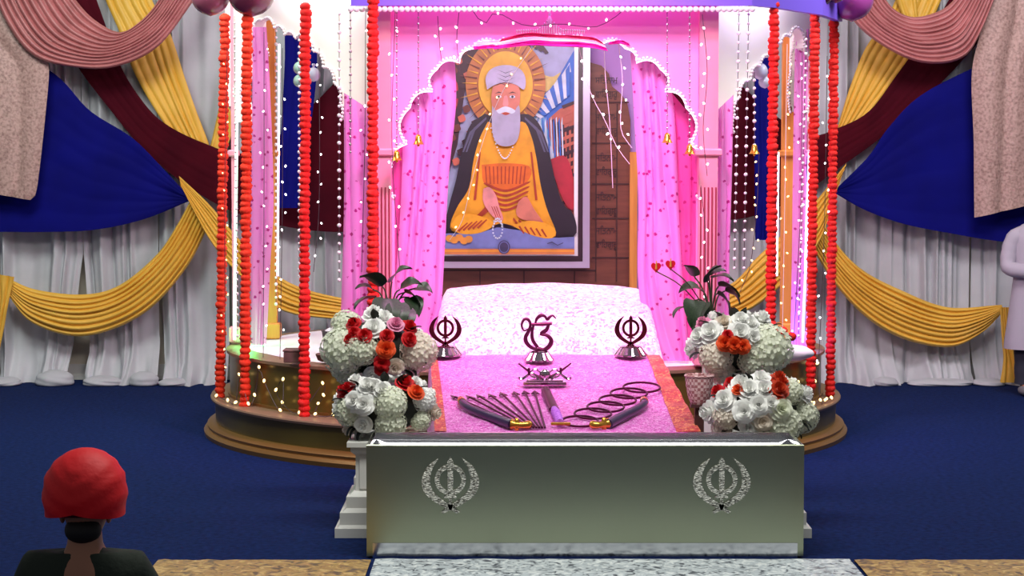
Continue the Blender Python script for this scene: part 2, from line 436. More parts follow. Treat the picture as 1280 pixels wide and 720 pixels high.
cpanels = [(-5.2, -4.22, 1, 'white wall curtain panel at the far left edge of the picture'),
           (-4.20, -3.98+.0, 2, ''), ]
cl = [(-5.3, -4.62, 'white floor-length curtain panel cut off by the left picture edge'),
      (-4.61, -3.865, 'white curtain left of the bare wall gap, its foot heaped on the carpet'),
      (-3.86, -3.185, 'white curtain right of the bare gap, puddling on the carpet under the left gold swag'),
      (-3.18, -2.55, 'white curtain beside the left side of the platform with a dark slit on its left'),
      (-2.53, -1.35, 'white curtain behind the leftmost marigold garlands and the left arch'),
      (-1.33, 0.10, 'white curtain hidden mostly behind the framed portrait, left half'),
      (0.12, 1.45, 'white curtain hidden mostly behind the framed portrait, right half'),
      (1.47, 2.72, 'white curtain behind the rightmost marigold garlands and the right arch'),
      (2.74, 3.42, 'white curtain just right of the platform with a twisted knot of cloth at its foot'),
      (3.40, 4.12, 'white curtain under the lowest point of the right gold swag'),
      (4.14, 5.3, 'white curtain behind the standing person at the right edge')]
cur_objs = {}
for i, (a, b, l) in enumerate(cl): cur_objs[i] = curtain(a, b, i+1, l, *{1: (0, -.13), 2: (.06, 0), 3: (.05, 0), 9: (.03, 0)}.get(i, (0, 0)))
for ci, px, py, rx, rz, sd in ((1, 68, 468, 24, 11, 1), (2, 128, 470, 24, 7, 2), (2, 180, 467, 18, 10, 3), (0, 8, 474, 18, 6, 4), (3, 218, 471, 20, 5, 5), (8, 1106, 472, 16, 6, 7), (9, 1175, 476, 40, 5, 8), (10, 1236, 479, 20, 5, 9)):
    c = at(px, py, 17.72); k = 17.72/F; c.z = rz*k*.55; mb = MB()
    mb.ball(c, (rx*k, .14, rz*k*1.15), 60, 26, lambda d: 1+.06*noise.noise(d*1.6+Vector((sd*3, 0, 0)))+.055*abs(math.sin(d.z*4.5+d.x*2.2*math.sin(sd)+sd))**1.5)
    for v in mb.v: v.z = max(v.z, .003)
    mb.build('gathered_hem', M['white_cloth'], cur_objs[ci], 70)
# ------------------------------------------------------------------ coloured drapery on the wall (edges traced, each layer a hand's breadth nearer)
drape('swag', 'navy satin drape hanging in a wide triangle on the left wall', 'drapery',
      [(-40, 40), (62, 88), (112, 138), (165, 172), (205, 212), (240, 250)], [(-40, 292), (0, 290), (60, 290), (120, 287), (180, 274), (240, 250)], 17.72, 7, .005, M['navy'], 40, 8, 'navy drapes', seed=3)
drape('swag', 'navy satin drape hanging in a wide triangle on the right wall', 'drapery',
      [(1041, 240), (1085, 196), (1110, 160), (1150, 120), (1218, 84), (1320, 40)], [(1041, 240), (1080, 262), (1130, 280), (1190, 292), (1252, 302), (1320, 306)], 17.72, 7, .005, M['navy'], 40, 8, 'navy drapes', seed=4)
drape('swag', 'maroon satin band sweeping down from the upper left behind the canopy', 'drapery',
      [(100, -60), (128, 20), (152, 85), (185, 135), (215, 160), (258, 180), (300, 192), (345, 172), (400, 122), (440, 80), (480, 40)],
      [(10, -60), (60, 20), (98, 85), (140, 140), (175, 182), (225, 226), (285, 262), (350, 282), (425, 290), (490, 280), (540, 260)], 17.80, 5, .004, M['maroon'], 60, 8, 'maroon drapes', seed=5)
drape('swag', 'maroon satin band sweeping down from the upper right behind the canopy', 'drapery',
      [(1215, -60), (1180, 10), (1120, 95), (1085, 140), (1042, 162), (1015, 168), (970, 145), (930, 110), (895, 85), (850, 40)],
      [(1300, -60), (1250, 20), (1180, 100), (1110, 165), (1046, 212), (1000, 245), (950, 268), (905, 275), (850, 270), (800, 250)], 17.80, 5, .004, M['maroon'], 60, 8, 'maroon drapes', seed=6)
drape('sash', 'navy sash seen through the left arch of the canopy', 'drapery', [(352, -20), (356, 60), (352, 150), (345, 260)], [(384, -20), (396, 60), (392, 130), (372, 260)], 17.62, 3, .02, M['navy'], 24, 8, 'navy drapes', seed=8)
drape('sash', 'navy sash seen through the right arch of the canopy', 'drapery', [(946, -20), (943, 90), (943, 200), (944, 300)], [(974, -20), (972, 90), (968, 200), (962, 300)], 17.62, 3, .02, M['navy'], 24, 8, 'navy drapes', seed=9)
drape('sash', 'gold pleated sash falling from behind the left dusty pink swag', 'drapery', [(118, -50), (132, 0), (150, 42), (165, 85), (188, 128), (212, 165), (226, 186)], [(175, -50), (190, 0), (212, 40), (232, 100), (246, 140), (261, 180), (268, 205)], 17.86, 6, .022, M['gold'], 36, 8, 'gold pleated sashes', seed=10)
drape('sash', 'short gold sash rising beside the leftmost garland', 'drapery', [(262, 186), (268, 160), (280, 110), (300, 40)], [(282, 190), (292, 160), (305, 110), (330, 40)], 17.87, 3, .02, M['gold'], 24, 8, 'gold pleated sashes', seed=11)
drape('sash', 'gold pleated sash falling from behind the right dusty pink swag', 'drapery', [(1135, -40), (1110, 20), (1082, 60), (1062, 110), (1045, 165)], [(1195, -40), (1168, 20), (1150, 70), (1122, 110), (1075, 165), (1045, 190)], 17.86, 7, .022, M['gold'], 36, 8, 'gold pleated sashes', seed=12)
drape('sash', 'gold sash continuing to the upper right beyond the dusty pink swag', 'drapery', [(1112, -60), (1118, -10), (1130, 25)], [(1150, -60), (1146, -10), (1148, 25)], 17.80, 3, .02, M['gold'], 16, 8, 'gold pleated sashes', seed=13)
drape('swag', 'gold pleated swag hanging low on the left wall', 'drapery', [(8, 347), (45, 362), (105, 368), (150, 356), (196, 318), (222, 280), (240, 246)], [(8, 366), (38, 402), (90, 420), (140, 412), (190, 384), (235, 332), (262, 280)], 17.76, 8, .045, M['gold'], 48, 8, 'low gold swags', seed=14, bulge=.04)
drape('swag', 'gold pleated swag hanging low on the right wall', 'drapery', [(1010, 240), (1040, 296), (1075, 335), (1125, 362), (1185, 384), (1252, 381)], [(985, 250), (1030, 335), (1075, 390), (1125, 422), (1185, 434), (1225, 418), (1252, 392)], 17.76, 9, .045, M['gold'], 48, 8, 'low gold swags', seed=15, bulge=.04)
drape('swag', 'gold pleated swag hanging low behind the canopy', 'drapery', [(224, 220), (262, 256), (300, 300), (352, 348), (425, 372), (550, 385), (661, 388), (780, 385), (900, 362), (950, 318), (1010, 262), (1058, 204)],
      [(226, 232), (262, 300), (300, 345), (352, 388), (425, 400), (550, 414), (661, 418), (780, 414), (905, 398), (960, 372), (1020, 310), (1044, 242)], 17.60, 7, .04, M['gold'], 80, 8, 'low gold swags', seed=16)
for lab, A, B, sd in (('gold cloth tail hanging from the left end of the left gold swag', [(-14, 342), (0, 346), (14, 348)], [(-22, 440), (-6, 436), (8, 395)], 17),):
    mb = MB()
    drape('tail_drape', lab, 'drapery', [(-16, 340), (-12, 372), (-16, 410), (-20, 440)], [(18, 346), (12, 372), (6, 405), (0, 436)], 17.68, 4, .03, M['gold'], 20, 8, 'gold swag tails', seed=sd)
drape('tail_drape', 'gold cloth tail reaching the floor behind the legs of the standing person', 'drapery', [(1250, 384), (1252, 420), (1254, 450), (1250, 478)], [(1262, 384), (1266, 420), (1276, 450), (1284, 478)], 17.62, 4, .03, M['gold'], 20, 8, 'gold swag tails', seed=18)
drape('swag', 'dusty pink pleated swag in the upper left corner', 'drapery', [(62, -50), (95, 0), (120, 26), (150, 40), (176, 26), (198, 0), (225, -50)], [(-22, -50), (6, 24), (42, 70), (100, 85), (150, 82), (200, 56), (250, -10)], 17.44, 11, .06, M['rose_satin'], 48, 8, 'dusty pink swags', seed=19, bulge=.05)
drape('swag', 'dusty pink pleated swag in the upper right corner', 'drapery', [(1090, -50), (1108, 0), (1135, 20), (1165, 17), (1192, 0), (1225, -50)], [(1030, -40), (1062, 20), (1100, 55), (1150, 78), (1200, 74), (1226, 40), (1262, -50)], 17.44, 11, .06, M['rose_satin'], 48, 8, 'dusty pink swags', seed=20, bulge=.05)
drape('tail_drape', 'dusty pink crushed velvet tail hanging at the left picture edge', 'drapery', [(-60, -60), (-55, 60), (-50, 150), (-40, 236)], [(-12, -60), (14, 30), (46, 66), (61, 80), (56, 150), (46, 236), (38, 250)], 17.54, 3, .06, M['velvet'], 40, 10, 'dusty pink velvet tails', seed=21)
drape('tail_drape', 'dusty pink crushed velvet tail hanging at the right picture edge', 'drapery', [(1240, -60), (1226, 35), (1215, 90), (1217, 180), (1218, 272)], [(1330, -60), (1330, 60), (1330, 120), (1330, 180), (1330, 246)], 17.54, 3, .06, M['velvet'], 40, 10, 'dusty pink velvet tails', seed=22)

# ================================================================== PLATFORM
PC = Vector((.1, 14.95)); RX, RY, DZ = 2.2, 1.97, .62
plat = empty('round_platform', (.1, 14.95, 0), 'round gold-brown two-step platform carrying the prayer canopy', 'platform')
mb = MB(); mb.lathe((.1, 14.95, 0), [(2.30, .055), (2.31, .265), (2.30, .27), (1.7, .27)], 96); mb.build('step', [M['platform']], plat, 30)
mb = MB(); mb.lathe((.1, 14.95, 0), [(2.385, 0), (2.39, .03), (2.375, .05), (2.36, .055), (2.365, .075), (2.345, .09), (2.31, .10), (2.29, .10)], 96); mb.build('step_moulding', M['platform_trim'], plat, 30)
mb = MB(); mb.lathe((.1, 14.95, 0), [(2.335, .255), (2.34, .27), (2.335, .28), (1.75, .281)], 96); mb.build('step_tread', M['platform_top'], plat, 30)
mb = MB(); mb.lathe((.1, 14.95, 0), [(1, .28), (1, .60)], 96, RX, RY); mb.build('drum', M['platform'], plat, 30)
mb = MB(); mb.lathe((.1, 14.95, 0), [(1.008, .28), (1.008, .298), (1.0, .30)], 96, RX, RY); mb.build('drum_trim', M['platform_trim'], plat, 30)
mb = MB(); mb.lathe((.1, 14.95, 0), [(1.004, .585), (1.012, .592), (1.012, .612), (1.0, .62), (.5, .62)], 96, RX, RY); mb.build('drum_top', M['platform_top'], plat, 30)
mb = MB(); rows = []
for k in range(7):
    r = [0.02, .3, .6, .8, .9, .93, .935][k]; z = [.632, .632, .632, .632, .631, .627, .621][k]
    rows.append([Vector((.1+RX*r*(1+.012*math.sin(7*q)*(k > 3))*math.cos(2*PI*q/72), 14.95+RY*r*math.sin(2*PI*q/72), z+.006*noise.noise(Vector((k, q*.4, 1))))) for q in range(72)])
mb.grid(rows, closed_v=True); mb.build('floor_sheet', M['white_sheet'], plat, 60)

# ================================================================== PRAYER CANOPY
SUB = .634
can = empty('prayer_canopy', (.25, 15.4, SUB), 'pink and cream prayer canopy with scalloped arches standing on the round platform', 'canopy')
BL = at(478, 200, 13.3); BR = at(884, 200, 13.3)
ML = at(339, 200, 15.3); MR = at(984, 200, 15.3)
FL = at(292, 200, 14.95); FR = at(1012, 200, 14.55)
ZT = 3.42
def pxy(v): return (v.x, v.y)
def archpanel(P0, P1, outline, m, th=.07, ztop=ZT, beads=True, led=None, zleg=None):
    """upper panel between two columns with a scalloped opening; outline = cusp pixels left foot -> right foot"""
    cus = [atplane(px, py, P0, P1) for px, py in outline]
    e = Vector((P1[0]-P0[0], P1[1]-P0[1], 0)); Ln = e.length; e.normalize(); nrm = Vector((e.y, -e.x, 0))
    if nrm.y > 0: nrm = -nrm
    P = Vector((P0[0], P0[1], 0))
    uv = [((c-P).dot(e), c.z) for c in cus]
    cu = sum(u for u, z in uv)/len(uv)
    cz = min(z for u, z in uv)
    pts = []
    for i in range(len(uv)-1):
        a = Vector(uv[i]); b = Vector(uv[i+1]); ch = b-a; nn = Vector((-ch.y, ch.x))
        if nn.dot((a+b)/2-Vector((cu, cz))) < 0: nn = -nn
        for k in range(8):
            t = k/8; pts.append(a+ch*t+nn*.26*4*t*(1-t)*.9)
    pts.append(Vector(uv[-1]))
    # walk: outer rectangle + opening
    w3 = lambda u, z: P+e*u+Vector((0, 0, z))
    zf = SUB if zleg is None else zleg
    poly = [w3(0, zf), w3(max(.02, pts[0].x), zf)] + [w3(p.x, p.y) for p in pts] + [w3(min(Ln-.02, pts[-1].x), zf), w3(Ln, zf), w3(Ln, ztop), w3(0, ztop)]
    mb = MB(); mb.prism([p-nrm*0 for p in poly], -nrm*th)
    mb.build('arch_panel', m, can, 30)
    line = [w3(p.x, p.y)+nrm*.012 for p in pts]
    if beads:
        mb = MB(); s = spline(line, int(sum((line[i+1]-line[i]).length for i in range(len(line)-1))/.026))
        for q in s: mb.ball(q, .0115, 8, 6)
        mb.build('arch_beading', M['pearl'], can, 60)
    if led:
        mb = MB(); mb.tube([w3(p.x, p.y)+nrm*.0-Vector((0, 0, .012)) for p in pts], .008, 6); mb.build('arch_light_strip', led, can)
    return w3, pts, nrm
back_out = [(493, 245), (490, 205), (508, 178), (512, 132), (540, 112), (546, 84), (574, 76), (592, 58), (622, 54), (640, 51), (664, 49), (687, 48),
            (710, 49), (735, 51), (750, 54), (782, 58), (796, 76), (826, 84), (832, 112), (858, 132), (862, 178), (874, 205), (871, 245)]
def straight(outline): return outline
w3, pts, nb = archpanel(pxy(BL), pxy(BR), back_out, M['panel_pinklit'], led=M['led_arch'])
dl_out = [(308, 140), (308, 90), (316, 44), (330, 25), (345, 35), (358, 44), (371, 48), (383, 50), (393, 64), (406, 84), (420, 104), (427, 128), (428, 150)]
archpanel(pxy(FL), pxy(BL), dl_out, M['panel_cream'], zleg=2.28)
dr_out = [(915, 165), (916, 145), (922, 122), (936, 100), (948, 82), (962, 72), (974, 54), (986, 46), (998, 36), (1004, 60), (1006, 140)]
archpanel(pxy(BR), pxy(FR), dr_out, M['panel_cream'], zleg=2.28)
archpanel(pxy(FL), pxy(ML), [(298, 140), (299, 90), (303, 60), (309, 42), (318, 34), (326, 44), (331, 62), (333, 100), (333, 140)], M['panel_cream'], zleg=2.40)
archpanel(pxy(MR), pxy(FR), [(990, 140), (990, 90), (993, 60), (998, 44), (1002, 40), (1006, 50), (1008, 70), (1008, 140)], M['panel_cream'], zleg=2.40)
# striped ruffle along the crown of the back arch
for (A, B, m) in (([(628, 48), (660, 41), (690, 43), (738, 46), (752, 52)], [(624, 52), (660, 46), (690, 47), (738, 50), (756, 56)], 'r1'),
                  ([(624, 52), (660, 46), (690, 47), (738, 50), (756, 56)], [(618, 58), (660, 51), (690, 52), (738, 54), (758, 60)], 'r2'),
                  ([(618, 58), (660, 51), (690, 52), (738, 54), (758, 60)], [(616, 62), (660, 57), (690, 58), (738, 60), (760, 64)], 'r3'),
                  ([(592, 53), (608, 51), (624, 50)], [(592, 58), (608, 57), (624, 56)], 'r2'), ([(592, 58), (608, 57), (624, 56)], [(592, 62), (608, 61), (624, 60)], 'r3'),
                  ([(762, 52), (776, 50), (786, 54)], [(760, 56), (776, 55), (788, 58)], 'r3')):
    mm = {'r1': (206, 18, 90), 'r2': (255, 236, 250), 'r3': (222, 20, 160)}[m]
    if m not in M: M[m] = mat('ruffle stripe '+m, mm, .6)
    drape('ruffle_band', None, None, A, B, 13.27, 3, .010, M[m], 30, 4, parent=can, seed=2)
# hanging fringe and pinnacle above the crown
mb = MB()
for k in range(30):
    px = 646+k*2.9; h = 38-16*max(0, 1-abs(px-687)/18)**1.5 if abs(px-687) < 18 else 36+abs(px-687)*.06
    a = at(px, h, 13.28); b = at(px, 42, 13.28)
    mb.tube([a, b], .0035, 5); mb.ball(a, .007, 6, 5)
mb.build('crown_fringe', M['pearl'], can, 60)
mb = MB(); a = at(687, 24, 13.28); mb.lathe(a, [(.012, -.03), (.018, 0), (.008, .02), (.012, .03), (.003, .06), (.001, .08)], 12); mb.build('finial', M['pearl'], can)
# columns
def column(P, w_, m, flutes=True, z1=ZT, cap=2.05):
    mb = MB(); mb.box((P.x, P.y, (SUB+z1)/2), (w_, w_, z1-SUB)); mb.box((P.x, P.y, SUB+.06), (w_+.05, w_+.05, .12), bev=.01)
    mb.box((P.x, P.y, cap), (w_+.05, w_+.05, .05), bev=.01)
    o = mb.build('column', m, can, 30)
    if flutes:
        mb = MB()
        for k in range(5): mb.box((P.x-w_/2+w_*(k+.5)/5, P.y-w_/2-.004, (SUB+.2+1.82)/2), (.009, .012, 1.82-SUB-.2))
        mb.build('flute', M['flute'], o, 0)
BLc = Vector((BL.x, BL.y-.02, 0)); BRc = Vector((BR.x, BR.y-.02, 0))
column(BLc, .125, M['column']); column(BRc, .125, M['column'])
column(Vector((ML.x, ML.y, 0)), .075, M['ochre'], False); column(Vector((MR.x, MR.y, 0)), .085, M['ochre'], False)
column(Vector((FL.x, FL.y, 0)), .03, M['column'], False); column(Vector((FR.x, FR.y, 0)), .03, M['column'], False)
# upright light tubes
for P, m, x0, x1, nm in ((FL, 'led_white', 297, 293, 'left'), (FR, 'led_blue', 1012, 1003, 'right')):
    yy = P.y-.06; mb = MB()
    a = at(x1, 428, yy); a.z = max(a.z, .66); mb.tube([at(x0, 60 if nm == 'left' else 190, yy), a], .011, 8); o = mb.build('light_tube', M[m], can)
for px, P in ((349, ML), (973, MR)):
    mb = MB(); a = at(px, 55 if px < 600 else 190, P.y-.05); b = at(px-2, 345, P.y-.05); mb.tube([a, b], .008, 6); mb.build('light_tube', M['led_arch'], can)
# roof and its front beam with the pearl fringe
rim = [(-1.04, 13.0), (1.55, 13.0), (1.74, 13.2), (2.14, 13.85), (2.38, 14.5), (2.34, 15.4), (1.75, 16.75), (-1.2, 16.75), (-2.1, 15.5), (-2.2, 14.9), (-2.12, 14.4), (-1.88, 13.85), (-1.42, 13.28)]
mb = MB(); mb.prism([Vector((x, y, ZT+.06)) for x, y in rim], (0, 0, -.06)); mb.build('roof_panel', M['panel_cream'], can, 0)
M['fascia'] = mat('violet fascia band', (120, 90, 220), .4)
mb = MB()
for i in (12, 0, 1, 2, 3, 11, 10):
    a = Vector((*rim[i], 0)); b = Vector((*rim[(i+1) % len(rim)], 0))
    if i == 10: a, b = Vector((*rim[10], 0)), Vector((*rim[11], 0))
    d = (b-a).normalized(); n = Vector((-d.y, d.x, 0))
    zf_ = 2.995 if i in (0, 1, 2, 3) else 3.22
    mb.prism([a+Vector((0, 0, zf_)), b+Vector((0, 0, zf_)), b+Vector((0, 0, 3.40)), a+Vector((0, 0, 3.40))], n*.05)
mb.build('fascia_band', M['fascia'], can, 0)
for k in range(72):
    x = -1.04+2.59*k/71
    inst('pearl', ME_PEARL, (x, 12.985, 2.970), can, scale=.0195)

# sheer curtains of the canopy (each hangs on its own)
def sheer(label, A, B, Y, n, m, seed, amp=.04, y1=None):
    a = A[:]; b = B[:]
    return drape('sheer_curtain', label, 'curtain', a, b, Y, n, amp, m, 50, 10, 'pink sheer curtains of the canopy', seed=seed, wob=.5, y1=y1)
def floor_px(px, Y): # pixel row where the platform sheet lies at depth Y
    z = SUB+.012; d = (CAMZ-z)/Y; return 360+F*math.tan(math.atan(d)-PITCH)
fb = floor_px(0, 13.46)
sheer('pink floral sheer curtain left of the portrait', [(497, 110), (503, 170), (501, 250), (496, 330), (490, 400), (484, fb)], [(568, 66), (570, 130), (561, 220), (555, 330), (551, 385), (541, 420), (532, fb)], 13.46, 5, M['sheer'], 31)
sheer('pink floral sheer curtain right of the portrait', [(788, 66), (793, 150), (798, 250), (797, 330), (801, 380), (813, 430), (824, fb)], [(832, 76), (843, 140), (848, 250), (852, 330), (856, 380), (862, fb)], 13.46, 4, M['sheer'], 32)
sheer('deep pink sheer curtain behind the right floral curtain', [(826, 100), (838, 160), (840, 250), (842, 350), (846, fb)], [(868, 150), (873, 200), (873, 250), (873, 350), (873, fb)], 13.52, 3, M['sheer_deep'], 33, .02)
sheer('deep pink sheer curtain beside the left fluted column', [(489, 185), (488, 260), (488, 330), (488, fb)], [(520, 110), (512, 250), (508, 330), (502, fb)], 13.52, 2, M['sheer_deep'], 34, .02)
fb2 = floor_px(0, 13.40)
sheer('pink sheer curtain left of the left fluted column', [(430, 116), (430, 160), (430, 250), (428, 330), (424, fb2)], [(467, 140), (467, 200), (467, 260), (466, 330), (465, fb2)], 13.40, 4, M['sheer'], 35, .03)
sheer('pink sheer curtain right of the right fluted column', [(894, 140), (893, 260), (893, 330), (890, fb2)], [(917, 118), (915, 220), (912, 330), (912, fb2)], 13.40, 3, M['sheer'], 36, .03)
fb3 = floor_px(0, 14.62)
sheer('narrow pink sheer curtain beside the left green light tube', [(316, 34), (315, 150), (313, 300), (314, fb3)], [(333, 34), (338, 120), (342, 250), (338, 330), (333, fb3)], 14.62, 3, M['sheer'], 37, .025)
fb4 = floor_px(0, 14.5)
sheer('narrow pink sheer curtain beside the right blue light tube', [(994, 42), (992, 150), (990, 300), (988, fb4)], [(1011, 36), (1009, 150), (1007, 300), (1006, fb4)], 14.5, 3, M['sheer'], 38, .025)
point('green_tube_glow', (FL.x+.10, FL.y-.20, .76), 5.5, (.02, 1, .12), .03)
point('blue_tube_glow', (FR.x-.08, FR.y-.22, .78), 7, (.08, .10, 1), .03)

# ================================================================== PORTRAIT AND WOOD PANEL
PY = 17.24
wp = empty('carved_backdrop', at(665, 360, 17.42)*1, 'brown wooden panel with carved verses behind the portrait', 'panel')
wp.location.z = 0; WL[wp.name] = Vector(wp.location)
def P17(px, py, y=17.38): return at(px, py, y)
zb = 0.0
prof = [(545, 420), (545, 140), (560, 110), (590, 90), (640, 78), (700, 76), (738, 78), (752, 82), (761, 92), (765, 108), (775, 116), (784, 128), (788, 150), (788, 420)]
pp = [P17(x, y) for x, y in prof]; pp[0].z = 0; pp[-1].z = 0
mb = MB(); mb.prism(pp, (0, .05, 0)); mb.build('board', M['wood_panel'], wp, 0)
mb = MB()
for y in (128, 179, 230, 273, 322): 
    a = P17(740, y, 17.375); b = P17(786, y, 17.375); mb.box((a+b)/2, ((b-a).length, .012, .012))
for x in (745, 771): a = P17(x, 130, 17.374); b = P17(x, 352, 17.374); mb.box((a+b)/2, (.010, .012, (b-a).length))
for x in (600, 655, 718): a = P17(x, 338, 17.374); b = P17(x, 372, 17.374); mb.box((a+b)/2, (.010, .012, (b-a).length))
a = P17(548, 338, 17.374); b = P17(745, 338, 17.374); mb.box((a+b)/2, ((b-a).length, .012, .014))
mb.build('groove', M['wood_dark'], wp, 0)
for px in (792,):
    a = P17(px, 190, 17.36); b = P17(px, 420, 17.36); mb = MB(); mb.box((a.x, 17.39, a.z/2), (.065, .09, a.z), bev=.006); mb.build('edge_trim', M['ochre'], wp, 30)
def text_mesh(name, txt, size, loc, parent, m, ext=.004, label=None, sx=1):
    cu = bpy.data.curves.new(name, 'FONT'); cu.body = txt; cu.size = 1; cu.align_x = 'CENTER'; cu.align_y = 'CENTER'; cu.extrude = ext/size; cu.resolution_u = 4
    o = bpy.data.objects.new('t', cu); C.objects.link(o)
    dg = bpy.context.evaluated_depsgraph_get(); dg.update()
    me = bpy.data.meshes.new_from_object(o.evaluated_get(dg)); bpy.data.objects.remove(o)
    if len(me.vertices):
        xs = [v.co.x for v in me.vertices]; ys = [v.co.y for v in me.vertices]; c = Vector(((min(xs)+max(xs))/2, (min(ys)+max(ys))/2, 0)); h = max(ys)-min(ys)
        k = size/h
        for v in me.vertices: v.co = Vector(((v.co.x-c.x)*k*sx, -(v.co.z*size), (v.co.y-c.y)*k))
    me.materials.clear(); me.materials.append(m); me.name = name
    o = bpy.data.objects.new(name, me); C.objects.link(o); WL[o.name] = Vector(loc)
    if parent is not None: o.parent = parent; o.location = Vector(loc)-wl(parent)
    else: o.location = loc
    if label: o['label'] = label
    return o
for y in (104, 150, 201, 250, 292):
    text_mesh('inscription', 'ਸਿਤਨਾਮ', .075, P17(758, y-5, 17.374), wp, M['inscription'], sx=.8)
    text_mesh('inscription', 'ਵਾਿਹਗੁਰੂ', .095, P17(758, y+14, 17.374), wp, M['inscription'], sx=.8)
lb = MB(); q = [at(x, y, 17.46) for x, y in ((536, 40), (806, 40), (806, 420), (536, 420))]; q[2].z = q[3].z = 0  # flat board standing in for the inner face of the back arch
lb.prism(q, (0, .03, 0)); o = lb.build('back_arch_board', M['lilac'], None, 0); tag(o, 'lilac stand-in board for the back arch, purple light put into its colour', 'backdrop')

# portrait: a plain painted picture of a seated elder in orange robes
pf = empty('framed_portrait', at(637, 336, PY), 'large silver-framed portrait of a white-bearded elder in orange robes', 'picture')
def pbox(mb, x0, y0, x1, y1, ya, yb):
    a = at(x0, y0, ya); b = at(x1, y1, ya); mb.box(((a.x+b.x)/2, (ya+yb)/2, (a.z+b.z)/2), (abs(b.x-a.x), abs(yb-ya), abs(a.z-b.z)))
def frame(name, m, o4, i4, ya, yb):
    mb = MB(); x0, y0, x1, y1 = o4; a0, b0, a1, b1 = i4
    pbox(mb, x0, y0, x1, b0, ya, yb); pbox(mb, x0, b1, x1, y1, ya, yb); pbox(mb, x0, b0, a0, b1, ya, yb); pbox(mb, a1, b0, x1, b1, ya, yb)
    mb.build(name, m, pf, 0)
frame('outer_frame', M['silver_frame'], (534, 30, 737, 335), (542, 38, 729, 327), PY-.02, 17.375)
frame('inner_frame', M['dark_frame'], (542, 38, 729, 327), (550, 46, 723, 320), PY, 17.375)
frame('glint_bevel', M['glint_bevel'], (550, 46, 723, 320), (553, 49, 718, 318), PY+.01, 17.375)
PCOL = {'sky': (168, 176, 214), 'skyy': (226, 204, 120), 'mtn': (46, 110, 206), 'snow': (214, 226, 244), 'rock': (196, 104, 84), 'fall': (120, 186, 226), 'tree': (58, 26, 40), 'ray': (190, 118, 62),
        'ray2': (110, 52, 44), 'halo': (236, 180, 48), 'shawl': (34, 26, 42), 'shawl2': (90, 90, 120), 'robe': (240, 168, 36), 'robe2': (228, 112, 34), 'fold': (176, 62, 34), 'skin': (214, 128, 108), 'skin2': (232, 150, 150),
        'beard': (176, 174, 202), 'turban': (186, 180, 214), 'line': (66, 60, 100), 'eye': (50, 30, 34), 'ledge': (120, 132, 196), 'band': (214, 128, 70), 'red': (186, 40, 60), 'blue': (30, 60, 160), 'fruit': (226, 150, 60)}
pk = list(PCOL); pm = [mat('paint '+k, PCOL[k], .45, col2=tuple(int(c*.9) for c in PCOL[k]), scale=9, detail=7, ramp=(.42, .68)) for k in pk]
mb = MB(); depth = [0]
def lay(k, pts, smooth=True, n=0):
    """one painted shape; later layers lie a hair in front of earlier ones"""
    depth[0] += 1; y = PY+.060-.0006*depth[0]
    if smooth: 
        s = spline(pts+[pts[0]], max(24, len(pts)*5))[:-1]; pts = [(p.x, p.y) for p in s]
    mb.mi = pk.index(k); b = len(mb.v)
    for x, yy in pts: mb.v.append(at(x, yy, y))
    mb.face(*range(b, b+len(pts)))
def ell(k, cx, cy, rx, ry, n=40): lay(k, [(cx+rx*math.cos(2*PI*i/n), cy+ry*math.sin(2*PI*i/n)) for i in range(n)], False)
lay('sky', [(553, 49), (718, 49), (718, 318), (553, 318)], False)
lay('skyy', [(655, 100), (672, 92), (690, 96), (705, 90), (718, 110), (690, 118), (655, 125)])
lay('mtn', [(660, 130), (690, 110), (718, 62), (718, 150), (660, 170)], False)
for pts in ([(676, 122), (690, 110), (698, 112), (684, 124)], [(690, 122), (708, 104), (710, 112), (696, 126)], [(664, 136), (676, 126), (684, 126), (668, 142)], [(704, 92), (712, 78), (714, 90)]): lay('snow', pts, False)
lay('rock', [(684, 150), (700, 136), (718, 130), (718, 280), (690, 230), (680, 180)], False)
for k in range(5): lay('tree', [(690+k*6, 150+k*3), (693+k*6, 148+k*3), (700+k*4, 190+k*8), (697+k*4, 192+k*8)], False)
lay('fall', [(664, 140), (676, 136), (684, 160), (692, 190), (700, 215), (680, 225), (668, 180)])
for k in range(6): lay('snow', [(668+k*4, 150+k*9), (672+k*4, 146+k*9), (680+k*4, 172+k*9), (676+k*4, 174+k*9)], False)
for k in range(14):
    y = 132+k*10; lay('rock' if k % 3 else 'tree', [(702-k % 4, y), (718, y-6), (718, y-2), (704, y+4)], False)
for k in range(12):
    x = 664+k*3.4; lay('snow' if k % 2 else 'mtn', [(x, 148+3*(k % 3)), (x+1.5, 146), (x+4, 205+4*(k % 4)), (x+2, 207)], False)
for k in range(10):
    lay('mtn' if k % 2 else 'snow', [(662+k*5, 142-k*6), (667+k*5, 138-k*6.5), (680+k*3.6, 146-k*3), (676+k*3.6, 148-k*3)], False)
lay('red', [(686, 200), (706, 195), (716, 220), (717, 262), (704, 250)])
lay('tree', [(553, 60), (575, 50), (600, 56), (590, 80), (580, 120), (572, 180), (560, 220), (553, 225)], False)
lay('red', [(553, 110), (570, 100), (572, 130), (560, 150), (553, 145)]); lay('blue', [(553, 165), (566, 160), (564, 175), (553, 180)], False)
for k in range(9): lay('tree', [(630+k*5, 52), (634+k*5, 50), (638+k*6, 60+3*(k % 3)), (634+k*6, 62+3*(k % 3))], False)
for k in range(26):
    x = 557+(k*17) % 40; y = 56+k*6; lay('rock' if k % 3 == 0 else ('ray2' if k % 2 else 'tree'), [(x, y), (x+7, y-3), (x+10, y+4), (x+3, y+7)], True)
ell('ray', 632, 105, 50, 58)
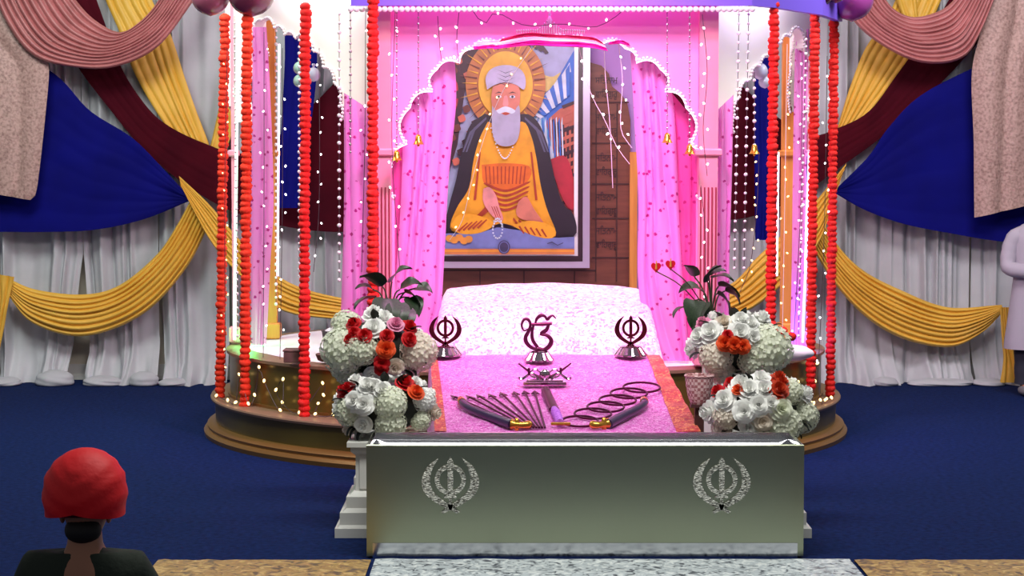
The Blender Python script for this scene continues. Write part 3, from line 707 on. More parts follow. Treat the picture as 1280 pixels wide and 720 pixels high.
for k in range(44):
    a = 2*PI*k/44; a2 = a+.05; r2 = 46+5*((k*7) % 3)
    lay('ray2' if k % 2 else 'halo', [(632+36*math.cos(a), 105+44*math.sin(a)), (632+36*math.cos(a2), 105+44*math.sin(a2)), (632+(r2+4)*math.cos(a+.02), 105+(r2+12)*math.sin(a+.02))], False)
ell('halo', 632, 106, 34, 42)
lay('shawl', [(606, 142), (588, 156), (578, 185), (570, 225), (560, 262), (556, 292), (600, 288), (632, 240), (668, 288), (717, 296), (717, 268), (704, 255), (694, 225), (684, 180), (672, 152), (656, 142), (632, 150)], True)
for s in (-1, 1):
    for d in (0, 5): lay('shawl2', [(632+s*(24+d), 146+d), (632+s*(40+d), 160+d), (632+s*(50+d*.8), 190), (632+s*(48+d*.8), 190), (632+s*(38+d), 163+d), (632+s*(24+d), 149+d)], False)
lay('robe', [(610, 152), (600, 172), (592, 200), (586, 235), (572, 258), (563, 280), (568, 290), (600, 291), (622, 280), (640, 282), (672, 296), (690, 298), (695, 290), (684, 262), (676, 232), (670, 195), (664, 170), (654, 152), (632, 160)])
lay('robe2', [(602, 206), (632, 204), (662, 208), (660, 226), (634, 238), (606, 230)])
for k in range(11): x = 606+k*5; lay('fold', [(x, 208), (x+1.6, 208), (x+1+(632-x)*.08, 230), (x-.4+(632-x)*.08, 230)], False)
for k in range(5):
    y = 228+k*6; lay('fold', [(606+k, y), (632, y+9), (660-k, y-1), (661-k, y+1), (632, y+12), (605+k, y+2)], True)
for k in range(6): lay('fold', [(576+k*4, 284-k*2), (596+k*4, 272-k*5), (610+k*2, 262-k*2), (611+k*2, 264-k*2), (597+k*4, 275-k*5), (577+k*4, 286-k*2)], False)
for k in range(6): lay('fold', [(642+k*7, 272+k*2), (650+k*8, 282+k*2), (658+k*6, 292+k), (656+k*6, 292+k), (648+k*8, 284+k*2), (641+k*7, 274+k*2)], False)
for s in (-1, 1): lay('fold', [(632+s*31, 190), (632+s*33, 190), (632+s*40, 250), (632+s*37, 250)], False)
lay('skin2', [(604, 236), (612, 234), (620, 244), (624, 258), (629, 274), (622, 275), (612, 266), (604, 252)])
for k in range(3): lay('fold', [(614+k*3, 258), (615+k*3, 258), (621+k*2.5, 272), (620+k*2.5, 272)], False)
lay('skin', [(648, 252), (658, 246), (668, 262), (678, 276), (682, 284), (670, 278), (652, 274), (645, 266)])
for cx, cy, rx, ry in ((622, 285, 6, 12),):
    for k in range(16): ell('snow', cx+rx*math.cos(2*PI*k/16), cy+ry*math.sin(2*PI*k/16), 1.3, 1.3, 8)
for k in range(24): t = k/23; ell('snow', 614+38*t*.9, 160+38*math.sin(PI*t)*1.0, 1.0, 1.0, 6)
lay('skin', [(616, 108), (632, 104), (648, 108), (650, 124), (646, 140), (632, 148), (618, 140), (614, 124)])
lay('beard', [(615, 132), (622, 140), (632, 143), (642, 140), (649, 132), (650, 160), (645, 178), (632, 183), (620, 178), (615, 160)])
lay('snow', [(620, 138), (632, 133), (644, 138), (640, 142), (632, 140), (624, 142)])
lay('fold', [(627, 142), (632, 140.5), (637, 142), (632, 144)])
for x in (623.5, 640.5):
    ell('snow', x, 121, 3.6, 1.8, 14); ell('eye', x, 121, 1.6, 1.6, 12); lay('eye', [(x-5, 117), (x, 114.5), (x+5, 116.5), (x, 116)], False)
lay('skin2', [(630, 120), (634, 120), (635.5, 131), (632, 133), (628.5, 131)])
lay('turban', [(609, 112), (607, 98), (613, 87), (625, 82), (640, 82), (652, 88), (657, 99), (655, 112), (645, 106), (632, 103), (619, 106)])
for k in range(4): lay('line', [(619+k*.5, 86+k*5.2), (632, 91+k*5), (646-k*.5, 86+k*5.2), (632, 91.8+k*5)], False)
lay('ledge', [(553, 292), (600, 291), (622, 284), (650, 288), (680, 298), (718, 296), (718, 311), (553, 311)], False)
lay('robe', [(563, 282), (575, 268), (600, 270), (618, 280), (600, 291), (575, 292)]); lay('robe', [(640, 282), (660, 276), (685, 280), (695, 290), (688, 298), (665, 294)])
for k in range(5): lay('fold', [(572+k*6, 288-k), (584+k*6, 278-k), (585+k*6, 279-k), (574+k*6, 290-k)], False); lay('fold', [(650+k*7, 282+k), (656+k*7, 292+k), (654+k*7, 292+k), (648+k*7, 283+k)], False)
for k in range(16): ell('snow', 622+6*math.cos(2*PI*k/16), 287+11*math.sin(2*PI*k/16), 1.2, 1.2, 8)
for x, y in ((562, 298), (568, 300), (574, 297), (580, 301), (586, 299)): ell('fruit' if x % 3 else 'red', x, y, 5, 4.5, 14)
lay('line', [(684, 304), (690, 302), (697, 306), (704, 303), (704, 304), (697, 307), (690, 303.5), (684, 305)], False)
lay('band', [(553, 311), (718, 311), (718, 318), (553, 318)], False); lay('robe', [(553, 313), (718, 313), (718, 314.5), (553, 314.5)], False)
ell('line', 630, 309, 7.6, 8.6); ell('ledge', 630, 309, 6.2, 7.2); ell('line', 630, 309, 5.4, 6.3)
mb.build('picture', pm, pf, 0, closed_normals=False)
text_mesh('emblem', 'ੴ', .06, at(630, 309, PY-.02), pf, pm[pk.index('snow')], ext=.0004)

# ================================================================== GARLANDS
def garland(px, Y, y1, label, py0=None, r=.036, m=ME_MARI, px0=None, ztop=3.03, loc=None, jag=.004):
    b = at(px, y1, Y); t = at(px if px0 is None else px0, 0, Y); top = Vector((t.x, Y, ztop))
    g = empty('marigold_garland', b, label, 'garland', 'marigold garlands hanging around the platform')
    mb = MB(); mb.tube([top, b], .003, 5); mb.build('string', M['wire'], g)
    n = int((top.z-b.z-r)/(r*1.12)); rnd = random.Random(px)
    for k in range(min(n, 98)):
        t = k/(n); p = b.lerp(top, t)+Vector((rnd.uniform(-jag, jag), rnd.uniform(-jag, jag), r*.72))
        inst('marigold', m, p, g, (rnd.uniform(-.25, .25), rnd.uniform(-.25, .25), rnd.uniform(0, 6)), r*rnd.uniform(.9, 1.12))
    return g
garland(275, 14.42, 499, 'leftmost red-orange marigold garland hanging to the platform step', px0=281)
garland(306, 13.92, 511, 'second marigold garland from the left, beside the green light tube', px0=309, r=.037)
garland(380, 13.36, 523, 'marigold garland in front of the left arch, third from the left', px0=382, m=ME_MARI2)
garland(466, 12.88, 532, 'marigold garland ending behind the left white flowers, beside the left fluted column', r=.036, m=ME_MARI2)
garland(963, 13.22, 408, 'marigold garland ending above the right white flowers', px0=968, r=.034, m=ME_MARI2)
garland(1013, 14.0, 487, 'second marigold garland from the right, ending on the platform side', px0=1019, r=.034, m=ME_MARI2)
garland(1038, 14.5, 496, 'rightmost marigold garland hanging to the platform step', px0=1043, r=.034, m=ME_MARI2)
# loose end of the right garland resting among the flowers
g = empty('garland_end', at(977, 420, 12.95), 'loose end of three red marigolds trailing beside the right white flowers', 'garland')
mb = MB(); mb.tube([at(963, 406, 13.22), at(978, 413, 13.0), at(990, 421, 12.95)], .003, 5); mb.build('string', M['wire'], g)
for px, py in ((966, 408), (978, 414), (989, 421)): inst('marigold', ME_MARI2, at(px, py, 13.0), g, (.3, .5, px), .034)

# ------------------------------------------------------------------ bead strings, some ending in a brass bell
def beads(px, Y, y0, y1, label, r=.010, gap=.042, bell=False, me=None, px1=None):
    a = at(px, y0, Y); b = at(px if px1 is None else px1, y1, Y); a.z = max(a.z, 2.97) if y0 <= 8 else a.z
    g = empty('bead_string', b, label, 'bead string', 'bead strings hanging from the canopy')
    mb = MB(); mb.tube([a, b], .0022, 4); mb.build('thread', M['wire'], g)
    n = min(98, int((a-b).length/gap))
    for k in range(1, n+1): inst('bead', me or ME_SBEAD, a.lerp(b, k/n), g, scale=r*(1.05 if k % 3 == 0 else .82))
    if bell: inst('bell', ME_BELL, b-Vector((0, 0, .055)), g, scale=1.15)
beads(345, 15.1, 30, 380, 'pearl bead string along the left ochre post', .013, .05, me=ME_PEARL)
beads(374, 14.0, 42, 345, 'pearl bead string just left of the third marigold garland', .012, .045, me=ME_PEARL)
beads(424, 13.2, 6, 350, 'bead string over the right edge of the left arch', .013, .06, me=ME_PEARL)
beads(438, 13.1, 6, 190, 'bead string left of the marigold garland by the left fluted column', .010, .05)
beads(496, 13.05, 6, 190, 'bead string with a brass bell, just right of the left fluted column', .009, .05, True)
beads(523, 13.05, 6, 170, 'bead string with a brass bell, over the top of the left floral curtain', .008, .04, True)
beads(834, 13.05, 6, 168, 'bead string with a brass bell, over the top of the right floral curtain', .008, .04, True)
beads(862, 13.05, 6, 182, 'bead string with a brass bell, left of the right fluted column', .009, .04, True)
beads(924, 13.1, 6, 335, 'pearl bead string left of its twin in the right arch', .012, .06, me=ME_PEARL, px1=918)
beads(936, 13.15, 6, 335, 'pearl bead string right of its twin in the right arch', .012, .06, me=ME_PEARL, px1=930)
beads(943, 13.4, 90, 182, 'short pearl string with a brass bell in the right arch', .013, .05, True, ME_PEARL)
beads(1008, 13.9, 40, 420, 'pearl bead string beside the right blue light tube', .011, .05, me=ME_PEARL, px1=998)
beads(293, 14.3, 20, 420, 'pearl bead string beside the left green light tube', .011, .05, me=ME_PEARL, px1=297)

# ------------------------------------------------------------------ fairy lights
def fairy(pts, Y, n, label, warm=False, r=.010, wire='wire', seed=0, jag=1):
    rnd = random.Random(seed)
    P = [at(p[0], p[1], Y if len(p) == 2 else p[2]) for p in pts]; s = spline([tuple(p) for p in P], max(10, n*2))
    g = empty('fairy_lights', P[-1], label, 'fairy lights', 'fairy light strings')
    mb = MB(); mb.tube(s, .0022, 4); mb.build('wire', M[wire], g)
    q = spline([tuple(p) for p in P], n+1)[1:-1]
    for p in q: inst('bulb', ME_BULB if warm else ME_BULBW, p+Vector((rnd.uniform(-.028, .028)*jag, -.01, rnd.uniform(-.02, .02))), g, (rnd.uniform(-1, 1), rnd.uniform(-1, 1), 0), r*.62)
fairy([(284, 60), (281, 250), (282, 480)], 14.3, 18, 'warm fairy lights twined beside the leftmost garland', True, .009, seed=1)
fairy([(330, 40), (330, 250), (329, 455)], 13.95, 16, 'fairy lights falling over the narrow left pink curtain', False, .009, seed=2)
fairy([(399, 60), (399, 250), (392, 340)], 13.6, 12, 'fairy lights in the left arch, right of the third garland', False, .009, seed=3)
fairy([(353, 60), (353, 240), (350, 450)], 13.8, 18, 'fairy lights falling in front of the left arch onto the platform edge', False, .010, seed=4)
fairy([(457, 10), (456, 180), (452, 340)], 13.0, 10, 'fairy lights left of the fourth garland', False, .009, seed=5)
fairy([(494, 14), (490, 180), (500, 340)], 12.98, 11, 'fairy lights twined with the bead string right of the left fluted column', False, .010, seed=6)
fairy([(574, 12), (571, 50), (575, 90)], 13.24, 3, 'short fairy lights above the left side of the back arch', False, .012, seed=7)
fairy([(664, 60, 17.13), (628, 115), (606, 170), (590, 225), (578, 275), (562, 300)], 17.13, 13, 'fairy lights slanting across the portrait', True, .013, 'white_wire', seed=8)
fairy([(722, 52, 13.45), (738, 115), (756, 150), (770, 182), (787, 205)], 13.5, 6, 'fairy lights slanting across the carved verses', False, .012, 'white_wire', seed=9)
fairy([(773, 54, 13.42), (778, 100), (776, 160), (790, 185)], 13.45, 7, 'fairy lights looping inside the right shoulder of the back arch', False, .010, 'white_wire', seed=10)
fairy([(755, 54, 13.42), (757, 100), (762, 150), (766, 235)], 13.45, 2, 'thin white light wire hanging over the carved verses', False, .008, 'white_wire', seed=11)
fairy([(878, 18), (884, 90), (879, 160), (884, 220)], 13.02, 10, 'fairy lights over the pink wall right of the back arch', False, .011, seed=12)
fairy([(876, 232), (882, 300), (880, 390)], 13.02, 8, 'fairy lights over the right fluted column', False, .010, seed=13)
fairy([(949, 190), (946, 260), (938, 330), (925, 365)], 13.5, 12, 'warm fairy lights in the right arch', True, .010, seed=14)
fairy([(984, 55), (981, 250), (978, 420)], 13.8, 16, 'warm fairy lights over the right ochre post', True, .010, 'white_wire', seed=15)
fairy([(1003, 60), (1001, 250), (992, 430)], 13.9, 18, 'fairy lights over the narrow right pink curtain', False, .009, seed=16)
fairy([(1034, 70), (1030, 300), (1022, 480)], 14.2, 14, 'fairy lights twined beside the rightmost garland', False, .010, seed=17)
fairy([(590, 12), (605, 30), (620, 16), (657, 32), (700, 30), (742, 34), (765, 24), (780, 12)], 13.24, 8, 'fairy lights looping over the crown of the back arch', False, .010, seed=18)
fairy([(547, 20), (550, 60), (552, 75)], 13.24, 3, 'fairy lights hanging over the left floral curtain head', False, .011, seed=26)
def ring_px(px, z, R0): # front point of the oval at pixel column px
    best = None
    for k in range(2000):
        a = PI+PI*k/2000; x = .1+RX*R0*math.cos(a); y = 14.95+RY*R0*math.sin(a); p = x*F/(y*cp)+640
        if best is None or abs(p-px) < best[0]: best = (abs(p-px), Vector((x, y, z)))
    return best[1]
def ledge(pxs, label, seed):
    rnd = random.Random(seed); g = None; pts = []
    for i, (px, z) in enumerate(pxs): pts.append(ring_px(px, z, 1.022 if z > .31 else 1.06))
    s = spline([tuple(p) for p in pts], 60)
    for p in s:
        e = ((p.x-.1)/RX)**2+((p.y-14.95)/RY)**2
        if e < 1.03: k = math.sqrt(1.03/e); p.x = .1+(p.x-.1)*k; p.y = 14.95+(p.y-14.95)*k
        p.z = max(p.z, .289)
    g = empty('fairy_lights', s[-1], label, 'fairy lights', 'fairy light strings')
    mb = MB(); mb.tube(s, .003, 4); mb.build('wire', M['wire'], g)
    for p in pts:
        e = ((p.x-.1)/RX)**2+((p.y-14.95)/RY)**2; inst('bulb', ME_BULB, p+Vector((0, -.012, .008)), g, (rnd.uniform(-1, 1), rnd.uniform(-1, 1), 0), .0095)
ledge([(268, .30), (282, .30), (292, .30), (297, .48), (308, .31), (316, .36), (322, .56), (328, .47), (348, .30), (352, .50), (343, .42), (351, .34), (372, .30), (402, .50), (403, .42), (396, .36), (392, .30), (415, .31), (430, .45)], 'warm fairy lights trailing over the left side of the platform', 19)
ledge([(972, .52), (984, .46), (1000, .45), (1016, .31), (1021, .43), (1024, .55), (1028, .31), (1034, .30), (1042, .30), (1036, .305), (1020, .30), (1008, .30)], 'warm fairy lights trailing over the right side of the platform', 20)

# ------------------------------------------------------------------ balloons
def balloon(px, py, Y, r, m, label, rx=1.0):
    c = at(px, py, Y); mb = MB()
    mb.lathe(c, [(.001, -r*1.12)] + [(r*rx*math.sin(PI*k/14)*(1+.06*math.cos(PI*k/14)), -r*1.06*math.cos(PI*k/14)*(1.0)) for k in range(1, 14)] + [(.001, r*1.06)], 28)
    o = mb.build('balloon', m, None, 60); k = MB(); k.lathe(c+Vector((0, 0, r*1.05)), [(.006, 0), (.014, .02), (.010, .026)], 10); k.build('knot', m, o)
    tag(o, label, 'balloon', 'balloons around the canopy')
balloon(263, -7, 14.0, .135, M['balloon'], 'mauve balloon above the leftmost garland')
balloon(314, -12, 13.9, .165, M['balloon_dark'], 'dark maroon balloon above the second garland from the left')
balloon(1022, -14, 14.0, .12, M['balloon_dark'], 'dark maroon balloon at the upper right corner of the canopy, left of the purple ones')
balloon(1065, -3, 14.4, .155, M['balloon_purple'], 'large purple balloon at the upper right, by the dusty pink swag')
balloon(1045, -22, 14.1, .13, M['balloon'], 'mauve balloon tucked between the maroon and the purple balloon at upper right')
balloon(300, 113, 15.1, .045, M['balloon_tan'], 'small tan balloon beside the left light tube')
balloon(374, 85, 14.2, .042, M['balloon_mint'], 'upper small mint balloon left of the third garland')
balloon(374, 101, 14.2, .042, M['balloon_mint'], 'lower small mint balloon left of the third garland')
balloon(392, 93, 14.12, .047, M['balloon_pearl'], 'small white balloon right of the third garland')
balloon(950, 89, 13.98, .055, M['balloon_pearl'], 'pearl grey balloon in the right arch, larger of the two')
balloon(956, 102, 14.0, .043, M['balloon_pearl'], 'pearl grey balloon in the right arch, lower and smaller')

# ================================================================== COVERED SCRIPTURE, PINK CLOTH
def xs(px, Y): return (px-640)*Y*1.0/F/ cp if False else at(px, 400, Y).x
zt_ = .74
mb = MB(); rows = []
# white covered bolster: profile from front foot over the ridge to the back
prof = [(12.98, .640), (12.99, .70), (13.03, .78), (13.16, .90), (13.30, .995), (13.36, 1.02), (13.55, 1.065), (13.75, 1.12), (13.90, 1.145), (14.05, 1.12), (14.14, .98), (14.18, .80), (14.2, .640)]
nx = 56
for i, (y, z) in enumerate(prof):
    row = []
    t = max(0, min(1, (z-.64)/.5))
    xl = at(540+9*t, 400, 13.1).x; xr = at(829-15*t, 400, 13.1).x
    for j in range(nx+1):
        u = j/nx; x = xl+(xr-xl)*u; s = 1-abs(2*u-1)
        zz = z
        if z > 1.05: zz = z+(.0)-(abs(2*u-1)**2.2)*.042*(z-1.05)/.095
        edge = max(0, 1-s/.06); zz = .64+(zz-.64)*(1-.10*edge**2)
        zz += .008*noise.noise(Vector((x*6, y*9, 2))) if .66 < z else 0
        yy = y+.018*noise.noise(Vector((x*5, z*11, 7)))+.012*math.sin(z*34+x*2)*(.7 < z < 1.0)
        row.append(Vector((x, yy, zz)))
    # closed sides down to the sheet
    row = [Vector((row[0].x-.02, row[0].y, .640))]+[Vector((row[0].x-.012, row[0].y, .64+(row[0].z-.64)*.6))]+row+[Vector((row[-1].x+.012, row[-1].y, .64+(row[-1].z-.64)*.6)), Vector((row[-1].x+.02, row[-1].y, .640))]
    rows.append(row)
mb.grid(rows)
o = mb.build('covered_scripture', M['rumala_white'], None, 60); tag(o, 'white and pink brocade cloth covering the raised scripture bed before the portrait', 'cloth cover')
# pink cloth sloping to the offering box
mb = MB(); rows = []
def pinkz(y): return .497+(y-11.0)*(.735-.497)/(12.93-11.0)
nY = 46; nX = 60
def edgeX(y):
    t = (12.93-y)/(12.93-11.0); return -.525+t*.10-.0, .955+t*.085
for i in range(nY+1):
    y = 12.96-(12.96-10.98)*i/nY; xl, xr = edgeX(y); row = []
    for j in range(nX+1):
        u = j/nX; x = xl+(xr-xl)*u
        zz = pinkz(min(12.93, y))+.012*noise.noise(Vector((x*3, y*5, 4)))+.006*noise.noise(Vector((x*9, y*10, 5)))
        row.append(Vector((x, y, zz)))
    l0, r0 = row[0], row[-1]; zl = .30 if y > 12.55 else .02
    row = [Vector((l0.x-.03, y, max(zl, .02))), Vector((l0.x-.022, y, l0.z*.5+zl*.5)), Vector((l0.x-.012, y, l0.z-.03))]+row+[Vector((r0.x+.012, y, r0.z-.03)), Vector((r0.x+.022+.008*math.sin(y*20), y, r0.z*.5+zl*.5)), Vector((r0.x+.03, y, max(zl, .02)))]
    rows.append(row)
last = rows[-1]
for dz, dy in ((.03, .012), (.2, .02), (.35, .025), (.48, .03)):
    rows.append([Vector((p.x, p.y-dy+.01*math.sin(p.x*20)*dz, max(.01, p.z-dz))) for p in last])
mb.grid(rows)
pk_ = mb.build('pink_cloth', M['rumala_pink'], None, 60); tag(pk_, 'sequinned pink cloth sloping down from the white covered scripture to the steel offering box', 'cloth')
for side in (0, 1):
    mb = MB(); rr = []
    for i in range(nY+1):
        y = 12.95-(12.95-10.99)*i/nY; xl, xr = edgeX(y); t = i/nY; wd = .085+.05*t
        row = []
        for j in range(5):
            x = (xr-wd+wd*j/4+.004) if side else (xl-.004+wd*.5*j/4)
            zz = pinkz(min(12.93, y))+.012*noise.noise(Vector((x*3, y*5, 4)))+.006*noise.noise(Vector((x*9, y*10, 5)))+.006
            row.append(Vector((x, y, zz)))
        if side: row.append(Vector((xr+.018, y, row[-1].z-.04))); row.append(Vector((xr+.034, y, row[-2].z-.22)))
        rr.append(row)
    mb.grid(rr); mb.build('brocade_border', M['rumala_border'], pk_, 60)

def on_pink(px, py):
    d = ray(px, py); lo, hi = 10.5, 13.5
    for _ in range(40):
        m_ = (lo+hi)/2; p = d*(m_/d.y); z = CAMZ+p.z
        if z > pinkz(m_)+.004: lo = m_
        else: hi = m_
    p = d*(lo/d.y); return Vector((p.x, p.y, pinkz(p.y)+.014))
SL = math.atan((.735-.497)/1.93)
# khanda emblem shape in the x-z plane ------------------------------------------------
def arcpts(cx, cz, r, a0, a1, n=24): return [(cx+r*math.cos(R(a0+(a1-a0)*k/n)), cz+r*math.sin(R(a0+(a1-a0)*k/n))) for k in range(n+1)]
def khanda(mb, c, s, th, ring=.07):
    """double-edged sword, ring and two curved blades; s = overall height, c = centre"""
    c = Vector(c)
    def pr(pts): mb.prism([c+Vector((x*s, -th/2, z*s)) for x, z in pts], (0, th, 0))
    pr([(0, .52), (.055, .43), (.045, .30), (.05, .1), (.04, -.14), (.11, -.17), (.11, -.20), (.028, -.20), (.028, -.30), (.05, -.33), (0, -.37), (-.05, -.33), (-.028, -.30), (-.028, -.20), (-.11, -.20), (-.11, -.17), (-.04, -.14), (-.05, .1), (-.045, .30), (-.055, .43)])
    n = 40; o_ = [(.27*math.cos(2*PI*k/n), .12+.27*math.sin(2*PI*k/n)) for k in range(n)]; i_ = [(.19*math.cos(2*PI*k/n), .12+.19*math.sin(2*PI*k/n)) for k in range(n)]
    b = len(mb.v)
    for L, y in ((o_, -th/2), (i_, -th/2), (i_, th/2), (o_, th/2)):
        for x, z in L: mb.v.append(c+Vector((x*s, y*.8, z*s)))
    for k in range(n):
        k2 = (k+1) % n
        for a in range(4): a2 = (a+1) % 4; mb.face(b+a*n+k, b+a*n+k2, b+a2*n+k2, b+a2*n+k)
    for sg in (-1, 1):
        outer = spline([(.20, .50), (.40, .34), (.50, .08), (.42, -.14), (.22, -.30), (-.02, -.42)], 20)
        inner = spline([(-.04, -.34), (.15, -.22), (.29, -.09), (.35, .08), (.32, .28), (.20, .50)], 20)
        pts = [(sg*p.x, p.y) for p in outer]+[(sg*p.x, p.y) for p in inner[:-1]]
        pr(pts)
        pr([(sg*x, z) for x, z in ((-.02, -.42), (-.12, -.47), (-.16, -.44), (-.06, -.36))])
def fluted_base(root, b, r, h, m=M['chrome']):
    mb = MB(); mb.lathe(b, [(r, 0), (r, .008), (r*.93, .015), (r*.66, h*.8), (r*.62, h*.86), (r*.68, h*.92), (r*.5, h)], 48, flute=.05, fl=12); mb.build('fluted_base', m, root, 30)
for px, lab in ((557, 'left chrome khanda emblem on a fluted stand, beside the white flowers'), (788, 'right chrome khanda emblem on a fluted stand, beside the red brocade border')):
    b = on_pink(px, 445); b.y = min(b.y, 12.86); b.z = pinkz(b.y)+.012
    g = empty('khanda_stand', b, lab, 'emblem', 'khanda emblems on stands'); k = b.y/F
    fluted_base(g, b, 20*k, 13*k); mb = MB(); khanda(mb, b+Vector((0, 0, 30*k)), 41*k, .014); mb.build('khanda', M['dark_chrome'], g, 30)
b = on_pink(674, 453); k = b.y/F
g = empty('ik_onkar_stand', b, 'dark metal Ik Onkar sign on a round fluted stand', 'emblem')
fluted_base(g, b, 18*k, 13*k)
def stroke(mb, pts, rad, n=22):
    q = spline([((x-674)*k, (454-y)*k) for x, y in pts], n); rr = spline([(i/(len(rad)-1), v) for i, v in enumerate(rad)], n)
    mb.tube([b+Vector((p.x, 0, p.y)) for p in q], [max(.3, v.y)*1.35*k for v in rr], 10)
mb = MB()
stroke(mb, [(661, 413), (655, 416), (652, 409), (655, 402), (660, 402), (663, 408), (661, 416), (657, 424), (658, 431), (664, 437), (672, 440)], [.6, 1.4, 1.6, 1.4, 1.4, 1.7, 1.9, 2.1, 2.0, 1.8, 1.4], 40)
stroke(mb, [(664, 408), (676, 408), (690, 407)], [1.4, 1.8, 1.5])
stroke(mb, [(667, 409), (665, 418), (666, 428), (672, 437)], [1.2, 1.6, 1.7, 1.6])
stroke(mb, [(686, 408), (683, 415), (676, 420), (684, 422), (689, 428), (687, 435), (680, 440), (672, 438)], [1.5, 2.0, 1.5, 2.0, 2.3, 2.3, 2.0, 1.5], 34)
stroke(mb, [(669, 407), (671, 401), (676, 397), (681, 398), (684, 402), (687, 399), (691, 397), (695, 401)], [.9, 1.5, 1.8, 1.7, 1.2, 1.4, 1.5, .5], 30)
stroke(mb, [(672, 439), (673, 443), (674, 445)], [1.8, 1.6, 2.0], 6)
mb.build('ik_onkar', M['iron'], g, 60)
# sword crest --------------------------------------------------------------------
b = on_pink(681, 483); k = b.y/F
g = empty('sword_crest', b, 'dark silver crest of crossed swords over a round shield on a flat base', 'ornament')
mb = MB(); mb.box(b+Vector((0, 0, 2.2*k)), (54*k, 16*k, 4.4*k), bev=.004); mb.box(b+Vector((0, 0, 5.4*k)), (46*k, 12*k, 2*k), bev=.003); mb.build('crest_base', M['chrome'], g, 30)
mb = MB(); mb.ball(b+Vector((0, -.01, 13*k)), (7*k, 4*k, 7*k), 16, 10); mb.lathe(b+Vector((0, 0, 6*k)), [(5*k, 0), (3*k, 3*k)], 12); mb.build('shield', M['chrome'], g)
for s in (-1, 1):
    mb = MB(); pts = spline([(s*-4, 6), (s*12, 12), (s*24, 20), (s*33, 27)], 12)
    mb.tube([b+Vector((p.x*k, s*.008, p.y*k)) for p in pts], [k*(2.4-.12*i) for i in range(13)], 8, flat=(1, 1)); mb.box(b+Vector((s*20*k, s*.008, 17*k)), (3*k, .03, 9*k)); mb.build('sword', M['iron'], g)
    mb = MB(); pts = spline([(s*8, 7), (s*16, 15), (s*22, 12), (s*30, 7), (s*33, 10)], 14); mb.tube([b+Vector((p.x*k, -.012, p.y*k)) for p in pts], 1.7*k, 6)
    pts = spline([(s*6, 16), (s*13, 20), (s*19, 13), (s*12, 9)], 10); mb.tube([b+Vector((p.x*k, -.015, p.y*k)) for p in pts], 1.2*k, 6); mb.build('scroll', M['chrome'], g)
# arrows fanned on the pink cloth -----------------------------------------------
tips = [(563, 497), (582, 497), (595, 496), (610, 495), (625, 493), (642, 492), (655, 491), (668, 491)]
names = ['outermost of the fanned iron arrows, beside the left curved sword', 'second iron arrow of the fan from the left', 'third iron arrow of the fan from the left', 'fourth iron arrow of the fan from the left', 'fifth iron arrow of the fan from the left',
         'sixth iron arrow of the fan, third from the dagger', 'seventh iron arrow of the fan, second from the dagger', 'innermost iron arrow of the fan, next to the upright dagger']
for i, (px, py) in enumerate(tips):
    e = on_pink(656+i*3.6, 538); t = on_pink(px, py); t.z += .006; e.z += .006; d = (t-e).normalized(); sd = d.cross(Vector((0, 0, 1))).normalized()
    g = empty('arrow', e, names[i], 'arrow', 'iron arrows fanned on the pink cloth')
    mb = MB(); mb.tube([e, t-d*.06], .0065, 6); mb.build('shaft', M['iron'], g)
    mb = MB(); mb.prism([t, t-d*.085+sd*.026, t-d*.066, t-d*.085-sd*.026], (0, 0, -.006)); mb.build('arrowhead', M['iron'], g, 0)
# dagger
e = on_pink(702, 537); t = on_pink(681, 490); e.z += .012; t.z += .012
g = empty('dagger', e, 'straight dagger in a dark sheath with a purple wrapped handle', 'dagger')
mid = e.lerp(t, .42)
mb = MB(); mb.tube([mid, mid.lerp(t, .9), t], [.030, .028, .022], 10, flat=(1, .6)); mb.build('sheath', M['iron'], g)
M['purple_wrap'] = mat('purple wrap', (160, 60, 210), .5, col2=(210, 130, 240), scale=60)
mb = MB(); mb.tube([mid, e.lerp(mid, .8), e.lerp(mid, .4), e.lerp(mid, .2)], [.020, .028, .026, .02], 10); mb.build('handle', M['purple_wrap'], g)
mb = MB(); mb.box(e.lerp(mid, .12), (.11, .03, .016), bev=.004); mb.build('guard', M['gold_metal'], g, 30)
# two curved swords in sheaths
for pts, hp, lab in (([(575, 504), (581, 513), (596, 521), (620, 530), (640, 537)], [(640, 537), (652, 538), (664, 537)], 'curved sheathed sword with gold tip, left on the pink cloth'),
                     ([(804, 504), (805, 511), (796, 518), (778, 527), (760, 537)], [(760, 536), (748, 538), (738, 537)], 'curved sheathed sword with gold tip, right on the pink cloth under the steel rings')):
    P = [on_pink(*p) for p in pts]; s = spline([tuple(p+Vector((0, 0, .02))) for p in P], 20)
    g = empty('curved_sword', P[-1], lab, 'sword', 'curved swords on the pink cloth')
    mb = MB(); mb.tube(s[3:], [.022+.0004*i for i in range(len(s)-3)], 12); mb.build('sheath', M['purple_sheath'], g)
    mb = MB(); mb.tube(s[:4], [.012, .021, .025, .025], 12); mb.build('sheath_tip', M['gold_metal'], g)
    H = [on_pink(*p)+Vector((0, 0, .02)) for p in hp]; h = spline([tuple(p) for p in H], 8)
    mb = MB(); mb.tube(h, [.032, .024, .02, .019, .019, .02, .022, .024, .016], 10); mb.ball(h[2], (.018, .018, .04), 10, 8); mb.build('hilt', M['gold_metal'], g)
